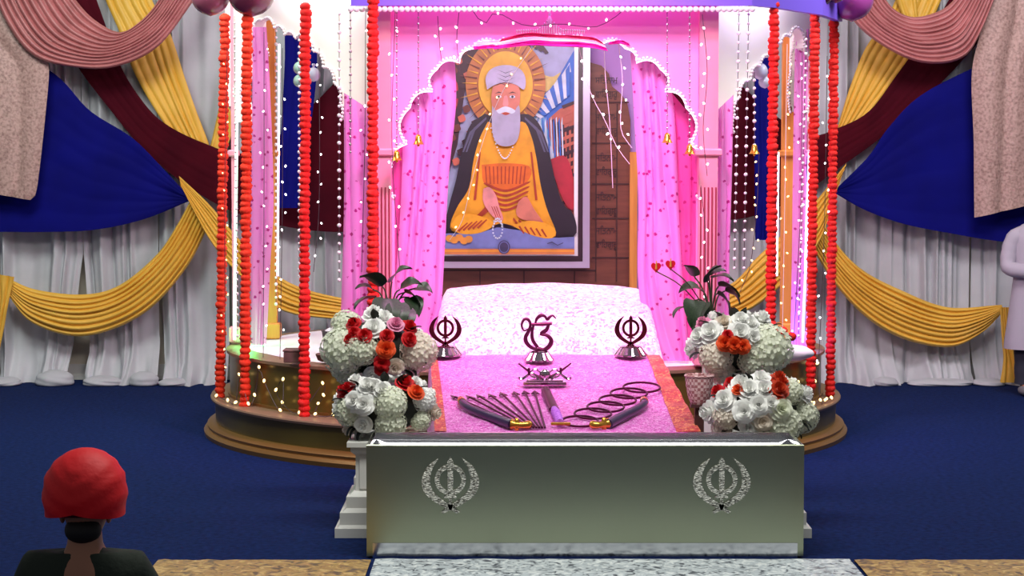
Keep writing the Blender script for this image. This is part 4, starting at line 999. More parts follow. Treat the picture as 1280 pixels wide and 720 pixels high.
# steel rings (quoits)
rl = ['frontmost steel ring, nearest the offering box', 'second steel ring from the front of the overlapping row', 'third steel ring, fourth from the back', 'fourth steel ring of the row, behind the middle', 'second steel ring from the back of the row', 'rearmost steel ring, nearest the red brocade border']
for i, (px, py) in enumerate(((725, 530), (741, 521), (757, 513), (772, 505), (786, 497), (802, 490))):
    c = on_pink(px, py); mb = MB(); n = 48; rr = 23*c.y/F
    nrm_ = Vector((0, -math.sin(SL), math.cos(SL))); yv = Vector((0, math.cos(SL), math.sin(SL)))
    P = [c+Vector((rr*math.cos(2*PI*k/n), 0, 0))+yv*rr*math.sin(2*PI*k/n)+nrm_*(.006+0.004*math.sin(2*PI*k/n)+i*.0025) for k in range(n)]
    mb.tube(P, .007, 6, closed=True); o = mb.build('steel_ring', M['iron'], None, 60); tag(o, rl[i], 'ring', 'steel rings overlapping on the pink cloth')

# ================================================================== OFFERING BOX
GX0, GX1, GY0, GY1, GZ = at(458, 600, 9.95).x, at(1005, 600, 9.95).x, 9.95, 10.42, at(640, 556, 9.95).z
box = empty('offering_box', ((GX0+GX1)/2, (GY0+GY1)/2, 0), 'wide stainless steel offering box with a recessed tray top in front of the pink cloth', 'box')
cx = (GX0+GX1)/2; W = GX1-GX0
mb = MB()
o4 = [(GX0, GY0), (GX1, GY0), (GX1, GY1), (GX0, GY1)]; ins = .02
i4 = [(GX0+ins, GY0+ins), (GX1-ins, GY0+ins), (GX1-ins, GY1-ins), (GX0+ins, GY1-ins)]
i5 = [(GX0+.07, GY0+.07), (GX1-.07, GY0+.07), (GX1-.07, GY1-.04), (GX0+.07, GY1-.04)]
rows = [[Vector((x, y, z)) for x, y in L] for L, z in ((o4, .012), (o4, GZ-.004), ([(x+(.004 if x < cx else -.004), y+(.004 if y < 10.2 else -.004)) for x, y in o4], GZ))]
b0 = mb.grid(rows, closed_v=True); mb.face(b0+3, b0+2, b0+1, b0); mb.build('body', M['steel'], box, 30, closed_normals=True)
mb = MB()
rows = [[Vector((x, y, z)) for x, y in L] for L, z in ((([(x+(.004 if x < cx else -.004), y+(.004 if y < 10.2 else -.004)) for x, y in o4]), GZ), (i4, GZ), (i4, GZ-.035), (i5, GZ-.05))]
b0 = mb.grid(rows, closed_v=True); e = b0+12; mb.face(e, e+1, e+2, e+3); mb.build('tray_top', M['steel_bright'], box, 20, closed_normals=False)
mb = MB(); mb.box((cx, (GY0+GY1)/2-.0, GZ-.048), (.34, .02, .004)); mb.build('coin_slot', M['dark_frame'], box, 0)
mb = MB(); mb.box((cx, GY0-.0+.01, .04), (W-.06, .03, .08)); mb.build('plinth', M['steel_bright'], box, 0)
for px in (563, 902):
    c = at(px, 608, 9.95); mb = MB(); khanda(mb, Vector((c.x, GY0-.003, c.z)), .29, .012)
    mb.build('khanda', M['steel_etch'], box, 30)

# ================================================================== PEDESTALS AND FLOWERS
def rose_mesh(nm, m, rings=((.10, 3, .92), (.28, 4, .86), (.5, 5, .66), (.74, 6, .36), (.95, 7, .02))):
    """unit-size rose opening towards +z"""
    mb = MB(); rnd = random.Random(len(nm)*7)
    for ri, (rad, n, zt) in enumerate(rings):
        for k in range(n):
            a0 = 2*PI*(k+.5*(ri % 2))/n+rnd.uniform(-.12, .12); w_ = 2*PI/n*.72; rows = []
            for i in range(4):
                t = i/3; row = []
                for j in range(5):
                    s = j/4*2-1; a = a0+w_*s*(.5+.5*math.sin(PI*(.25+.55*t)))
                    rr = rad*(.35+.75*t**.8)+.10*rad*t*t*(1-s*s)+(.05*rnd.random() if i == 3 else 0)
                    z = -.35+(zt+.35)*t**.75-.16*s*s*t-(.10*t**4 if ri > 2 else 0)
                    row.append(Vector((rr*math.cos(a), rr*math.sin(a), z)))
                rows.append(row)
            mb.grid(rows)
    mb.ball((0, 0, -.2), (.45, .45, .35), 8, 6)
    return protomesh(nm, mb, m, 60)
def hydra_mesh(nm, m, n=110):
    mb = MB(); rnd = random.Random(5)
    mb.ball((0, 0, 0), .82, 12, 8)
    for k in range(n):
        z = 1-1.75*(k+.5)/n; r = math.sqrt(max(0, 1-z*z)); a = k*2.39996
        d = Vector((r*math.cos(a), r*math.sin(a), z)); q = d.to_track_quat('Z', 'Y').to_matrix(); sp = rnd.uniform(0, 2); base = d*rnd.uniform(.86, .98)
        for p in range(4):
            aa = sp+PI/2*p; x = Vector((math.cos(aa), math.sin(aa), 0)); y = Vector((-math.sin(aa), math.cos(aa), 0)); L = .21
            pts = [Vector((0, 0, 0)), x*L*.55+y*L*.42+Vector((0, 0, .05)), x*L+Vector((0, 0, .02+rnd.uniform(0, .06))), x*L*.55-y*L*.42+Vector((0, 0, .05))]
            b = len(mb.v)
            for v in pts: mb.v.append(base+q @ v)
            mb.face(b, b+1, b+2, b+3)
    return protomesh(nm, mb, m, 30)
def leaf_mesh(nm, m, heart=False):
    mb = MB(); rows = []
    for i in range(9):
        t = i/8; w_ = (.34*math.sin(PI*t**.75)**.9 if not heart else .46*math.sin(PI*min(1, (t+.08)/1.08)**.6)**.8)
        rows.append([Vector((w_*s, t, .10*abs(s)+.18*math.sin(PI*t*.8)-.25*t*t+.02*math.sin(9*t)*s)) for s in (-1, -.5, 0, .5, 1)])
    mb.grid(rows); return protomesh(nm, mb, m, 60)
RM = {k: rose_mesh('rose', M['petal_'+k]) for k in ('white', 'red', 'orange', 'dorange', 'pink', 'cream', 'green')}
HM = {k: hydra_mesh('hydrangea', M['petal_'+k]) for k in ('green', 'cream', 'white')}
LM = leaf_mesh('leaf', M['leaf_dark']); LG = leaf_mesh('leaf', M['leaf'], True)
def arrangement(name, label, cpx, Y, rx, rz, extra, hyd, seed, vase=None, nroses=26, skip=(), ztop=None, colors=('white', 'white', 'white', 'cream')):
    k = Y/F; c = at(cpx[0], cpx[1], Y); rnd = random.Random(seed); rx *= k; rz *= k; ry = min(rx, rz)*1.05
    g = empty(name, Vector((c.x, Y, c.z-rz)), label, 'flowers', 'flower arrangements flanking the pink cloth')
    mb = MB(); mb.ball(c, (rx*.74, ry*.74, rz*.74), 16, 10); mb.build('foam', M['leaf_dark'], g)
    def put(px, py, me, nm, r, push=1.0, out=0):
        x = (px-cpx[0])/ (rx/k); z = -(py-cpx[1])/(rz/k); f_ = 1/(.86*push); h_ = math.hypot(x, z); f_ = min(f_, 1.06/max(h_, 1e-6)) if h_ > 0 else 1; x *= f_; z *= f_; q = max(0, 1-x*x-z*z); y = -math.sqrt(q)
        d = Vector((x*rx, y*ry, z*rz)); n = Vector((x/rx, y/ry, z/rz)).normalized()
        n = (n+Vector((0, -.5, .15))).normalized()
        rot = n.to_track_quat('Z', 'Y').to_euler(); rot2 = (n.to_track_quat('Z', 'Y') @ Matrix.Rotation(rnd.uniform(0, 6), 3, 'Z').to_quaternion()).to_euler()
        inst(nm, me, c+d*.86*push+Vector((0, -out*k, 0)), g, rot2, r)
    used = []
    for px, py, col, r in hyd: put(px, py, HM[col], 'hydrangea', r*k, .92); used.append((px, py, r*.9))
    for px, py, col, r in extra: put(px, py, RM[col], 'rose', r*k*.92, 1.0, 15 if col in ('red', 'orange', 'dorange', 'pink') else 9); used.append((px, py, r*.8))
    tries = 0; n = 0
    while n < nroses and tries < 1500:
        tries += 1
        a = rnd.uniform(0, 2*PI); q = math.sqrt(rnd.random())*.96; px = cpx[0]+q*math.cos(a)*rx/k; py = cpx[1]+q*math.sin(a)*rz/k; r = rnd.uniform(10.5, 14.5)
        if any((px-a_)**2+(py-b_)**2 < (r*.72+c_*.85)**2 for a_, b_, c_ in used): continue
        used.append((px, py, r*.72)); put(px, py, RM[rnd.choice(colors)], 'rose', r*k, 1.0, 5); n += 1
    for j in range(14):        # back and top of the ball
        a = rnd.uniform(0, PI); b = rnd.uniform(-.3, 1.0); d = Vector((math.cos(a)*math.cos(b)*rx, math.sin(a)*math.cos(b)*ry, math.sin(b)*rz))
        inst('rose', RM['white'], c+d*.86, g, d.to_track_quat('Z', 'Y').to_euler(), 12*k)
    for j in range(12):
        a = rnd.uniform(0, 2*PI); d = Vector((math.cos(a)*rx*.75, -ry*.5, math.sin(a)*rz*.75)); q = Vector((math.cos(a), -.3, math.sin(a))).to_track_quat('Y', 'Z')
        inst('leaf', LM, c+d, g, q.to_euler(), 17*k)
    return g, c, k
def pedestal(c, Y, ztop, label, w_=.36):
    g = empty('pedestal', (c, Y, 0), label, 'pedestal', 'white flower pedestals')
    def sq(mb, z0, z1, w0, w1=None): 
        w1 = w1 or w0; rows = [[Vector((c+sx*w/2, Y+sy*w/2, z)) for sx, sy in ((-1, -1), (1, -1), (1, 1), (-1, 1))] for z, w in ((z0, w0), (z1, w1))]
        b = mb.grid(rows, closed_v=True); mb.face(b+3, b+2, b+1, b); mb.face(b+4, b+5, b+6, b+7)
    h = ztop; mb = MB()
    sq(mb, 0, .10*h, w_*1.42); sq(mb, .10*h, .13*h, w_*1.36, w_*1.28); sq(mb, .13*h, .26*h, w_*1.28); sq(mb, .26*h, .30*h, w_*1.2, w_*1.1); sq(mb, .30*h, .42*h, w_*1.1); sq(mb, .42*h, .47*h, w_*1.04, w_*.9)
    mb.build('plinth', M['white_plaster'], g, 0)
    mb = MB(); sq(mb, .47*h, .86*h, w_*.84)
    for s in (-1, 1):
        mb.box((c+s*w_*.26, Y-w_*.42, .665*h), (w_*.20, .014, .34*h))
    mb.build('shaft', M['white_plaster'], g, 0)
    mb = MB(); sq(mb, .86*h, .90*h, w_*.86, w_*.98); sq(mb, .90*h, .95*h, w_*.98); sq(mb, .95*h, h, w_*1.08); mb.build('capital', M['white_plaster'], g, 0)
LPX = at(482, 540, 10.75).x; RPX = at(948, 540, 10.75).x
pedestal(LPX, 10.75, .50, 'short stepped white pedestal left of the steel offering box')
pedestal(RPX, 10.75, .50, 'short stepped white pedestal behind the right end of the offering box')
pedestal(at(475, 480, 11.35).x, 11.35, .80, 'taller white pedestal hidden behind the left flowers', .22)
pedestal(at(922, 480, 11.35).x, 11.35, .80, 'taller white pedestal hidden behind the right flowers', .22)
arrangement('flower_arrangement', 'upper left ball of white roses and hydrangeas with red roses', (474, 434), 11.35, 66, 47,
            [(444, 402, 'red', 10), (446, 412, 'red', 9), (440, 421, 'red', 9), (459, 415, 'red', 10), (487, 415, 'red', 9), (513, 406, 'red', 11), (514, 420, 'red', 10), (486, 431, 'orange', 12), (481, 448, 'red', 10), (480, 457, 'red', 9), (497, 402, 'pink', 11), (468, 392, 'white', 15), (482, 396, 'white', 13), (470, 406, 'white', 14)],
            [(430, 405, 'green', 20), (432, 436, 'green', 30), (522, 438, 'cream', 26), (425, 466, 'green', 20), (455, 432, 'green', 22)], 41, nroses=18)
arrangement('flower_arrangement', 'lower left ball of white roses beside the offering box, few red roses', (482, 508), 10.75, 68, 42,
            [(424, 484, 'red', 11), (430, 478, 'red', 9), (508, 476, 'red', 13), (522, 486, 'orange', 11), (526, 472, 'white', 11), (446, 477, 'white', 14), (462, 480, 'white', 15), (480, 484, 'white', 14), (446, 497, 'white', 14), (458, 500, 'white', 14), (470, 480, 'white', 13)],
            [(438, 512, 'green', 19), (490, 500, 'green', 22), (490, 526, 'green', 20), (530, 498, 'white', 16), (526, 524, 'green', 14)], 42, nroses=18)
arrangement('flower_arrangement', 'upper right ball of white roses and large hydrangea with orange roses', (920, 430), 11.35, 64, 44,
            [(901, 424, 'orange', 11), (912, 426, 'orange', 11), (922, 428, 'orange', 10), (904, 414, 'red', 7), (922, 398, 'white', 14), (934, 402, 'white', 12), (872, 418, 'white', 14), (885, 412, 'white', 16), (920, 412, 'white', 16), (936, 418, 'white', 13), (876, 402, 'pink', 11)],
            [(956, 434, 'green', 32), (892, 442, 'cream', 22), (900, 460, 'cream', 20), (938, 448, 'green', 20)], 43, nroses=16)
arrangement('flower_arrangement', 'lower right ball of white roses behind the offering box end', (948, 510), 10.75, 70, 46,
            [(894, 486, 'red', 10), (908, 473, 'red', 9), (918, 482, 'orange', 8), (972, 470, 'dorange', 12), (968, 482, 'dorange', 13), (974, 476, 'dorange', 11), (902, 496, 'white', 15), (924, 478, 'white', 17), (948, 472, 'white', 15), (932, 483, 'white', 15), (950, 482, 'white', 15), (925, 508, 'white', 15), (942, 500, 'white', 15), (958, 498, 'white', 12), (970, 505, 'green', 15)],
            [(985, 488, 'green', 17), (976, 528, 'green', 24), (1002, 520, 'green', 22), (905, 518, 'cream', 17), (900, 536, 'cream', 14)], 44, nroses=14)
# pink woven basket under the upper right flowers
b = at(874, 505, 11.15); mb = MB(); k = 11.15/F
bk = empty('woven_basket', Vector((b.x, 11.15, b.z)), 'pink checked woven basket between the pink cloth and the right flowers', 'basket')
mb.lathe(Vector((b.x, 11.15, b.z)), [(10*k, 0), (14*k, 8*k), (17*k, 24*k), (18*k, 36*k), (15.5*k, 36*k), (14*k, 10*k)], 28); mb.build('basket_body', M['check'], bk, 40)
mb = MB(); n = 32; mb.tube([Vector((b.x+17.5*k*math.cos(2*PI*q/n), 11.15+17.5*k*math.sin(2*PI*q/n), b.z+36*k)) for q in range(n)], .008, 6, closed=True); mb.build('rim', M['check'], bk)
mb = MB(); mb.box((b.x, 11.15, b.z/2), (.05, .05, b.z)); mb.box((b.x, 11.15, .02), (.16, .16, .04)); mb.box((b.x, 11.15, b.z-.008), (.10, .10, .016)); mb.build('post_stand', M['wood_dark'], bk, 0)
# anthurium plants -----------------------------------------------------------------
def plant(cpx, Y, base_y, label, leaves, flowers, potr, poth, pedestal_z):
    b = at(cpx, base_y, Y); k = Y/F; g = empty('anthurium_plant', Vector((b.x, Y, b.z-poth*k)), label, 'potted plant', 'anthurium plants behind the flowers')
    z0 = b.z-poth*k
    mb = MB(); mb.lathe(Vector((b.x, Y, z0)), [(potr*.7*k, 0), (potr*.95*k, poth*.85*k), (potr*1.05*k, poth*.86*k), (potr*1.05*k, poth*k), (potr*.9*k, poth*k), (potr*.88*k, poth*.8*k)], 28); mb.build('pot', M['pot'], g, 30)
    mb = MB(); mb.lathe(Vector((b.x, Y, z0)), [(potr*.5*k, poth*.7*k), (potr*.88*k, poth*.8*k), (potr*.4*k, poth*.86*k)], 16); mb.build('soil', M['leaf_dark'], g, 30)
    rnd = random.Random(int(cpx))
    for px, py, ln, ang, dy in leaves:
        tip0 = at(px, py, Y); tip0.y += dy
        s = spline([tuple(b-Vector((0, 0, .02))), tuple(b.lerp(tip0, .5)+Vector((0, 0, .05))), tuple(tip0)], 10)
        mb = MB(); mb.tube(s, .005, 5); st = mb.build('stem', M['stem'], g)
        d = Vector((math.cos(R(ang)), -.45, math.sin(R(ang)))); q = d.to_track_quat('Y', 'Z')
        inst('leaf', LG, tip0, g, (q @ Matrix.Rotation(rnd.uniform(-.6, .6), 3, 'Y').to_quaternion()).to_euler(), ln*1.3*k)
    for px, py in flowers:
        t = at(px, py+5, Y-.08); s = spline([tuple(b), tuple(b.lerp(t, .55)+Vector((0, 0, .04))), tuple(t)], 10)
        mb = MB(); mb.tube(s, .004, 5); mb.build('stem', M['stem'], g)
        c = at(px, py, Y-.08); mb = MB()
        hp = [(16*math.sin(a)**3, 13*math.cos(a)-5*math.cos(2*a)-2*math.cos(3*a)-math.cos(4*a)) for a in [2*PI*i/28 for i in range(28)]]
        mb.prism([c+Vector((x*.0019, -.006*abs(x)/10, z*.0022)) for x, z in hp], (0, .008, 0)); f = mb.build('spathe', M['spathe'], g, 30)
        mb = MB(); mb.tube([c+Vector((0, -.012, -.01)), c+Vector((0, -.03, .04))], [.006, .003], 6); mb.build('spadix', M['gold'], f)
    mb = MB(); mb.box((b.x, Y, z0/2), (.10, .10, z0)); mb.box((b.x, Y, .02+0.28*0), (.26, .26, .04)); mb.box((b.x, Y, z0-.012), (potr*1.5*k, potr*1.5*k, .024)); mb.build('plant_stand', M['white_plaster'], g, 0)
plant(487, 12.2, 396, 'dark-leaved potted plant behind the upper left flowers', [(478, 358, 26, 150, 0), (490, 352, 26, 40, 0), (470, 372, 24, 200, -.05), (484, 372, 32, -90, -.1), (500, 362, 24, 20, 0), (506, 366, 22, -35, 0), (512, 372, 22, -60, 0), (496, 378, 26, -80, -.1), (476, 384, 22, -120, -.1), (466, 362, 18, 170, 0), (520, 360, 18, -10, 0), (504, 384, 24, -75, -.08)], [], 18, 24, .3)
plant(889, 12.2, 398, 'potted anthurium with small red heart flowers behind the upper right flowers', [(868, 346, 18, 130, 0), (884, 352, 22, 60, -.05), (876, 362, 24, 180, 0), (866, 374, 30, -95, -.1), (858, 384, 18, -150, 0), (890, 348, 22, 0, 0), (898, 358, 24, -20, 0), (894, 366, 22, -50, -.1), (880, 378, 28, -110, -.1), (906, 364, 20, -35, 0), (872, 388, 22, -100, -.05), (886, 344, 18, 20, 0)], [(820, 334), (838, 331)], 22, 20, .3)

# ------------------------------------------------------------------ small things on the platform sheet
b = atz(376, 453, .636); k = b.y/F
g = empty('wooden_box', b, 'small brown wooden box on the white sheet left of the flowers', 'box')
mb = MB(); mb.box(b+Vector((-8*k, .05, 7*k)), (26*k, .16, 14*k), bev=.005); mb.build('body', M['box_brown'], g, 30)
mb = MB(); mb.box(b+Vector((-8*k, .05, 15*k)), (28*k, .17, 2.5*k), bev=.003); mb.build('lid', M['box_brown'], g, 30)
b = atz(398, 452, .636); b.x += .05
o = MB(); o.lathe(b, [(.03, 0), (.055, .01), (.07, .05), (.066, .055), (.05, .02)], 24); o = o.build('bowl', M['box_brown'], None, 40); tag(o, 'low brown bowl on the white sheet right of the small wooden box', 'bowl')
b = atz(412, 447, .636); k = b.y/F
g = empty('basket', b+Vector((0, .12, 0)), 'dark grey woven basket on the platform beside the left flowers', 'basket')
mb = MB(); mb.lathe(b+Vector((.06, .12, 0)), [(.08, 0), (.10, .01), (.125, .17), (.13, .18), (.118, .18), (.095, .03)], 28); mb.build('basket_body', M['basket_grey'], g, 40)
mb = MB(); mb.ball(b+Vector((.06, .12, .16)), (.11, .11, .05), 20, 8); mb.build('white_lining', M['white_sheet'], g)
b = atz(992, 452, .636)
mb = MB(); mb.ball(b+Vector((0, .1, .05)), (.15, .11, .055), 24, 12, lambda d: 1+.10*noise.noise(d*2.5)); o = mb.build('folded_cloth', M['white_sheet'], None, 60); tag(o, 'bundle of folded white cloth on the platform behind the right flowers', 'cloth')

# ------------------------------------------------------------------ mats on the carpet in front of the box
def rug(x0, x1, y0, y1, m, label, z=.012):
    mb = MB(); rows = []
    for i in range(21):
        y = y0+(y1-y0)*i/20
        rows.append([Vector((x0+(x1-x0)*j/30, y, z+.005*noise.noise(Vector((j*.5, i*.4, 3))))) for j in range(31)])
    rows = [[Vector((p.x, p.y, .001)) for p in rows[0]]]+rows+[[Vector((p.x, p.y, .001)) for p in rows[-1]]]
    mb.grid(rows); o = mb.build('floor_mat', m, None, 60); tag(o, label, 'mat', 'brocade mats in front of the offering box')
xa, xb, xc, xd = atz(195, 706, 0).x, atz(465, 706, 0).x, atz(1068, 706, 0).x, 3.2
rug(xa, xb-.01, 8.6, 9.86, M['gold_mat'], 'gold brocade mat on the carpet, left of the silver one')
rug(xb+.01, xc-.01, 8.6, 9.88, M['silver_mat'], 'silver white brocade runner directly in front of the offering box')
rug(xc+.01, xd, 8.6, 9.86, M['gold_mat'], 'gold brocade mat on the carpet, right of the silver one')

# ================================================================== PEOPLE
def skin(name, J, bones, m, parent, sub=2, root=None):
    me = bpy.data.meshes.new(name); names = list(J); idx = {n: i for i, n in enumerate(names)}
    o0 = wl(parent)
    me.from_pydata([Vector(J[n][0])-o0 for n in names], [(idx[a], idx[b]) for a, b in bones], [])
    o = bpy.data.objects.new(name, me); C.objects.link(o); o.parent = None
    o.modifiers.new('s', 'SKIN'); sv = me.skin_vertices[0].data
    for n in names:
        r = J[n][1]; sv[idx[n]].radius = r if isinstance(r, tuple) else (r, r)
    sv[idx[root or names[0]]].use_root = True
    su = o.modifiers.new('u', 'SUBSURF'); su.levels = sub; su.render_levels = sub
    dg = bpy.context.evaluated_depsgraph_get(); dg.update()
    nm = bpy.data.meshes.new_from_object(o.evaluated_get(dg)); bpy.data.objects.remove(o)
    nm.materials.clear(); nm.materials.append(m); nm.polygons.foreach_set('use_smooth', [True]*len(nm.polygons))
    o = bpy.data.objects.new(name, nm); C.objects.link(o); o.parent = parent; o.location = (0, 0, 0); WL[o.name] = o0.copy()
    return o
def hand(J, bones, wrist, prefix, d, side, curl, r=.0085):
    """five fingers from the wrist joint; d = pointing direction, side = towards the thumb, curl = where fingers bend"""
    d = Vector(d).normalized(); side = Vector(side).normalized(); curl = Vector(curl).normalized(); w_ = Vector(J[wrist][0])
    J[prefix+'palm'] = (w_+d*.05, (.030, .016)); bones.append((wrist, prefix+'palm'))
    for i, (off, L) in enumerate(((.030, .075), (.010, .083), (-.010, .078), (-.029, .062))):
        a = w_+d*.088+side*off; b = a+d*L*.5+curl*.012; c = b+d*L*.3+curl*.03
        for q, p, rr in (('k', a, r+.002), ('m', b, r), ('t', c, r-.0015)): J[f'{prefix}{i}{q}'] = (p, rr)
        bones += [(prefix+'palm', f'{prefix}{i}k'), (f'{prefix}{i}k', f'{prefix}{i}m'), (f'{prefix}{i}m', f'{prefix}{i}t')]
    a = w_+d*.035+side*.038; b = a+d*.035+side*.022; c = b+d*.03+curl*.008
    for q, p, rr in (('k', a, r+.003), ('m', b, r+.001), ('t', c, r-.001)): J[f'{prefix}T{q}'] = (p, rr)
    bones += [(prefix+'palm', prefix+'Tk'), (prefix+'Tk', prefix+'Tm'), (prefix+'Tm', prefix+'Tt')]
def headshape(mb, c, f, s=1.0):
    """head with brow, nose and chin, facing f (unit xy)"""
    f = Vector(f).normalized(); rt = Vector((f.y, -f.x, 0))
    n, m = 24, 18; rows = []
    for i in range(m+1):
        th = PI*i/m; z = math.cos(th); row = []
        for k in range(n):
            ph = 2*PI*k/n; x = math.sin(th)*math.cos(ph); y = math.sin(th)*math.sin(ph)
            wx = .076*(1-.16*max(0, -z)); dy = .096*(1-.10*max(0, -z))
            yy = y*dy+(.012 if y > 0 and z < -.2 else 0)*max(0, y)
            if y > .75 and -.35 < z < .2 and abs(x) < .28: yy += .024*(1-abs(x)/.28)*(1-abs((z+.12)/.3)) if abs(z+.12) < .3 else 0
            row.append(Vector(c)+(rt*(x*wx)+f*yy+Vector((0, 0, z*.122)))*s)
        rows.append(row)
    mb.grid(rows, closed_v=True)
def turban(root, c, f, m, s=1.0):
    f = Vector(f).normalized(); rt = Vector((f.y, -f.x, 0)); mb = MB(); n, mm = 40, 18; rows = []
    for i in range(mm+1):
        t = i/mm; th = .05+(PI*.60)*t; row = []
        for k in range(n):
            ph = 2*PI*k/n; x = math.sin(th)*math.cos(ph); y = math.sin(th)*math.sin(ph)
            fold = 1+.022*math.sin(t*30+3*abs(math.cos(ph))*3)
            z = math.cos(th)*.150+.012*y-.03*(1-abs(x))*(t > .8)*(0)
            low = .035*max(0, t-.7)/.3*abs(x)
            row.append(Vector(c)+(rt*x*.148*fold+f*y*.150*fold+Vector((0, 0, z+.055-low)))*s)
        rows.append(row)
    b = mb.grid(rows, closed_v=True); mb.face(*[b+k for k in range(n)]); e = b+mm*n; mb.face(*[e+k for k in range(n-1, -1, -1)])
    return mb.build('turban', m, root, 60)
# --- standing person at the right edge, facing the canopy side of the hall
Yp = 16.95; X0 = at(1298, 400, Yp).x
pr = empty('person', (X0, Yp, 0), 'person standing at the right edge in a pale lilac tunic, hands folded', 'person')
V = lambda x, y, z: Vector((X0+x, Yp+y, z))
J = {'pelvis': (V(0, 0, .92), (.13, .10)), 'belly': (V(0, 0, 1.08), (.13, .10)), 'chest': (V(0, 0, 1.29), (.11, .085)), 'neck': (V(0, 0, 1.48), .055), 'head': (V(0, -.02, 1.60), (.07, .085)),
     'shL': (V(-.17, 0, 1.37), .045), 'elL': (V(-.268, -.03, 1.10), .036), 'wrL': (V(-.06, -.22, 1.055), .026),
     'shR': (V(.17, 0, 1.37), .045), 'elR': (V(.268, -.03, 1.10), .036), 'wrR': (V(.06, -.22, 1.055), .026),
     'hipL': (V(-.10, 0, .86), .085), 'knL': (V(-.11, -.01, .48), .055), 'anL': (V(-.11, .02, .09), .038), 'toL': (V(-.12, -.15, .04), .035),
     'hipR': (V(.10, 0, .86), .085), 'knR': (V(.11, -.01, .48), .055), 'anR': (V(.11, .02, .09), .038), 'toR': (V(.12, -.15, .04), .035)}
bones = [('pelvis', 'belly'), ('belly', 'chest'), ('chest', 'neck'), ('neck', 'head'), ('chest', 'shL'), ('shL', 'elL'), ('elL', 'wrL'), ('chest', 'shR'), ('shR', 'elR'), ('elR', 'wrR'),
         ('pelvis', 'hipL'), ('hipL', 'knL'), ('knL', 'anL'), ('anL', 'toL'), ('pelvis', 'hipR'), ('hipR', 'knR'), ('knR', 'anR'), ('anR', 'toR')]
hand(J, bones, 'wrL', 'hl', (.85, -.4, .05), (0, -.2, 1), (.2, .4, -.6)); hand(J, bones, 'wrR', 'hr', (-.85, -.25, -.05), (0, -.2, 1), (-.2, .6, -.6))
skin('body', J, bones, M['skin'], pr)
mb = MB(); headshape(mb, V(0, -.015, 1.62), (-.3, -1, 0)); mb.build('head', M['skin'], pr, 60)
turban(pr, V(0, .0, 1.665), (-.3, -1, 0), M['maroon'], .86)
mb = MB(); mb.ball(V(-.02, -.07, 1.53), (.07, .06, .085), 16, 12); mb.build('beard', M['beard'], pr)
for sx in (-1, 1):
    mb = MB(); e = Vector((-.3, -1, 0)).normalized(); rt = Vector((e.y, -e.x, 0)); mb.ball(V(0, -.015, 1.635)+e*.083+rt*.03*sx, (.012, .008, .007), 8, 6); mb.build('eye', M['eye'], pr)
# tunic: torso and skirt, then sleeves
mb = MB(); rows = []
for z, a, b_, dx in ((.40, .285, .20, 0), (.46, .283, .198, 0), (.62, .262, .18, 0), (.85, .235, .165, 0), (1.0, .218, .158, 0), (1.15, .222, .158, 0), (1.30, .228, .155, 0), (1.40, .215, .135, 0), (1.455, .15, .10, 0), (1.49, .072, .07, 0), (1.515, .066, .066, 0)):
    rows.append([V(dx+a*math.cos(2*PI*k/48)*(1+.03*math.sin(9*2*PI*k/48)*max(0, .9-z)), b_*math.sin(2*PI*k/48)*(1+.05*math.sin(7*2*PI*k/48)*max(0, .9-z)), z) for k in range(48)])
mb.grid(rows, closed_v=True); mb.build('tunic', M['kurta'], pr, 60)
for s in (-1, 1):
    p = spline([tuple(V(s*.12, 0, 1.375)), tuple(V(s*.205, 0, 1.345)), tuple(V(s*.252, 0, 1.24)), tuple(V(s*.272, -.03, 1.11)), tuple(V(s*.235, -.09, 1.075)), tuple(V(s*.09, -.205, 1.062))], 22)
    mb = MB(); mb.tube(p, [(.076-.018*i/22)*(1+.04*math.sin(i*2.1)) for i in range(23)], 18); mb.build('sleeve', M['kurta'], pr, 60)
    mb = MB(); p = spline([tuple(V(s*.10, 0, .80)), tuple(V(s*.115, -.01, .46)), tuple(V(s*.115, .015, .10))], 16); mb.tube(p, [.105-.03*i/16+.003*math.sin(i*2) for i in range(17)], 18); mb.build('trouser_leg', M['trousers'], pr, 60)
    mb = MB(); mb.ball(V(s*.12, -.06, .045), (.05, .145, .045), 20, 12, lambda d: 1 if d.z > -.55 else .9); mb.build('shoe', M['shoe'], pr)
# --- seated person in the foreground, seen from behind
Yq = 7.0; Xq = at(103, 600, Yq).x
ps = empty('person', (Xq, Yq, 0), 'person in a red turban sitting on the floor in the foreground, seen from behind', 'person')
V = lambda x, y, z: Vector((Xq+x, Yq+y, z))
J = {'pelvis': (V(0, -.02, .12), (.15, .12)), 'belly': (V(0, 0, .28), (.13, .11)), 'chest': (V(0, .02, .46), (.15, .11)), 'neck': (V(0, .03, .64), .055), 'head': (V(0, .05, .76), (.07, .085)),
     'shL': (V(-.18, .02, .56), .058), 'elL': (V(-.27, .10, .30), .043), 'wrL': (V(-.14, .30, .22), .026), 'shR': (V(.18, .02, .56), .058), 'elR': (V(.27, .10, .30), .043), 'wrR': (V(.14, .30, .22), .026),
     'hipL': (V(-.12, .05, .10), .09), 'knL': (V(-.34, .34, .11), .06), 'anL': (V(.08, .42, .06), .04), 'toL': (V(.20, .40, .05), .033),
     'hipR': (V(.12, .05, .10), .09), 'knR': (V(.34, .34, .11), .06), 'anR': (V(-.08, .50, .06), .04), 'toR': (V(-.20, .48, .05), .033)}
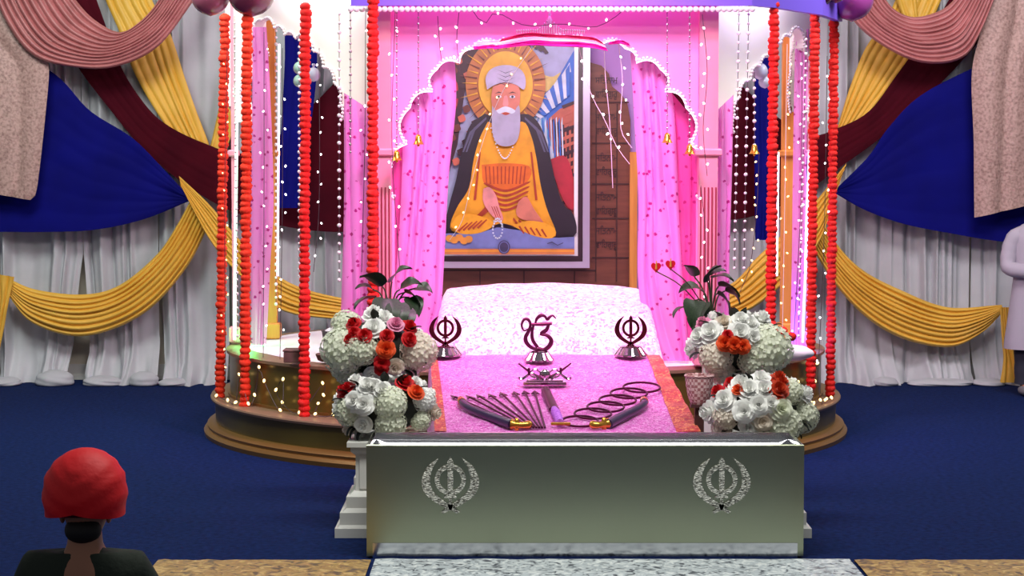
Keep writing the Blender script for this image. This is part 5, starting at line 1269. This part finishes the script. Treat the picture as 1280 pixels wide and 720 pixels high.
bones = [b for b in [('pelvis', 'belly'), ('belly', 'chest'), ('chest', 'neck'), ('neck', 'head'), ('chest', 'shL'), ('shL', 'elL'), ('elL', 'wrL'), ('chest', 'shR'), ('shR', 'elR'), ('elR', 'wrR'),
         ('pelvis', 'hipL'), ('hipL', 'knL'), ('knL', 'anL'), ('anL', 'toL'), ('pelvis', 'hipR'), ('hipR', 'knR'), ('knR', 'anR'), ('anR', 'toR')]]
hand(J, bones, 'wrL', 'hl', (.6, .7, -.1), (.3, 0, 1), (.2, .2, -.8)); hand(J, bones, 'wrR', 'hr', (-.6, .7, -.1), (-.3, 0, 1), (-.2, .2, -.8))
skin('body', J, bones, M['skin'], ps)
mb = MB(); headshape(mb, V(0, .05, .76), (.1, 1, 0)); mb.build('head', M['skin'], ps, 60)
mb = MB(); mb.ball(V(0, .0, .695), (.066, .06, .05), 16, 10); mb.build('hair', M['hair'], ps)
for sx in (-1, 1):
    mb = MB(); mb.ball(V(sx*.082, .045, .745), (.012, .024, .034), 10, 8); mb.build('ear', M['skin'], ps)
turban(ps, V(0, .04, .775), (.1, 1, 0), M['red_turban'], 1.0)
JJ = {'a': (V(0, -.02, .10), (.185, .15)), 'b': (V(0, 0, .28), (.165, .135)), 'c': (V(0, .02, .47), (.19, .135)), 'd': (V(0, .028, .605), (.085, .08)), 'e': (V(0, .03, .64), (.07, .07)),
      'sl': (V(-.18, .02, .555), .078), 'el': (V(-.275, .10, .30), .062), 'wl': (V(-.155, .28, .225), .044), 'sr': (V(.18, .02, .555), .078), 'er': (V(.275, .10, .30), .062), 'wr': (V(.155, .28, .225), .044)}
skin('jacket', JJ, [('a', 'b'), ('b', 'c'), ('c', 'd'), ('d', 'e'), ('c', 'sl'), ('sl', 'el'), ('el', 'wl'), ('c', 'sr'), ('sr', 'er'), ('er', 'wr')], M['jacket'], ps)
JT = {'p': (V(0, .03, .12), (.17, .10)), 'hl': (V(-.13, .08, .115), .105), 'kl': (V(-.35, .34, .115), .078), 'al': (V(.05, .42, .07), .055), 'hr': (V(.13, .08, .115), .105), 'kr': (V(.35, .34, .115), .078), 'ar': (V(-.05, .50, .07), .055)}
skin('trousers', JT, [('p', 'hl'), ('hl', 'kl'), ('kl', 'al'), ('p', 'hr'), ('hr', 'kr'), ('kr', 'ar')], M['trousers'], ps)
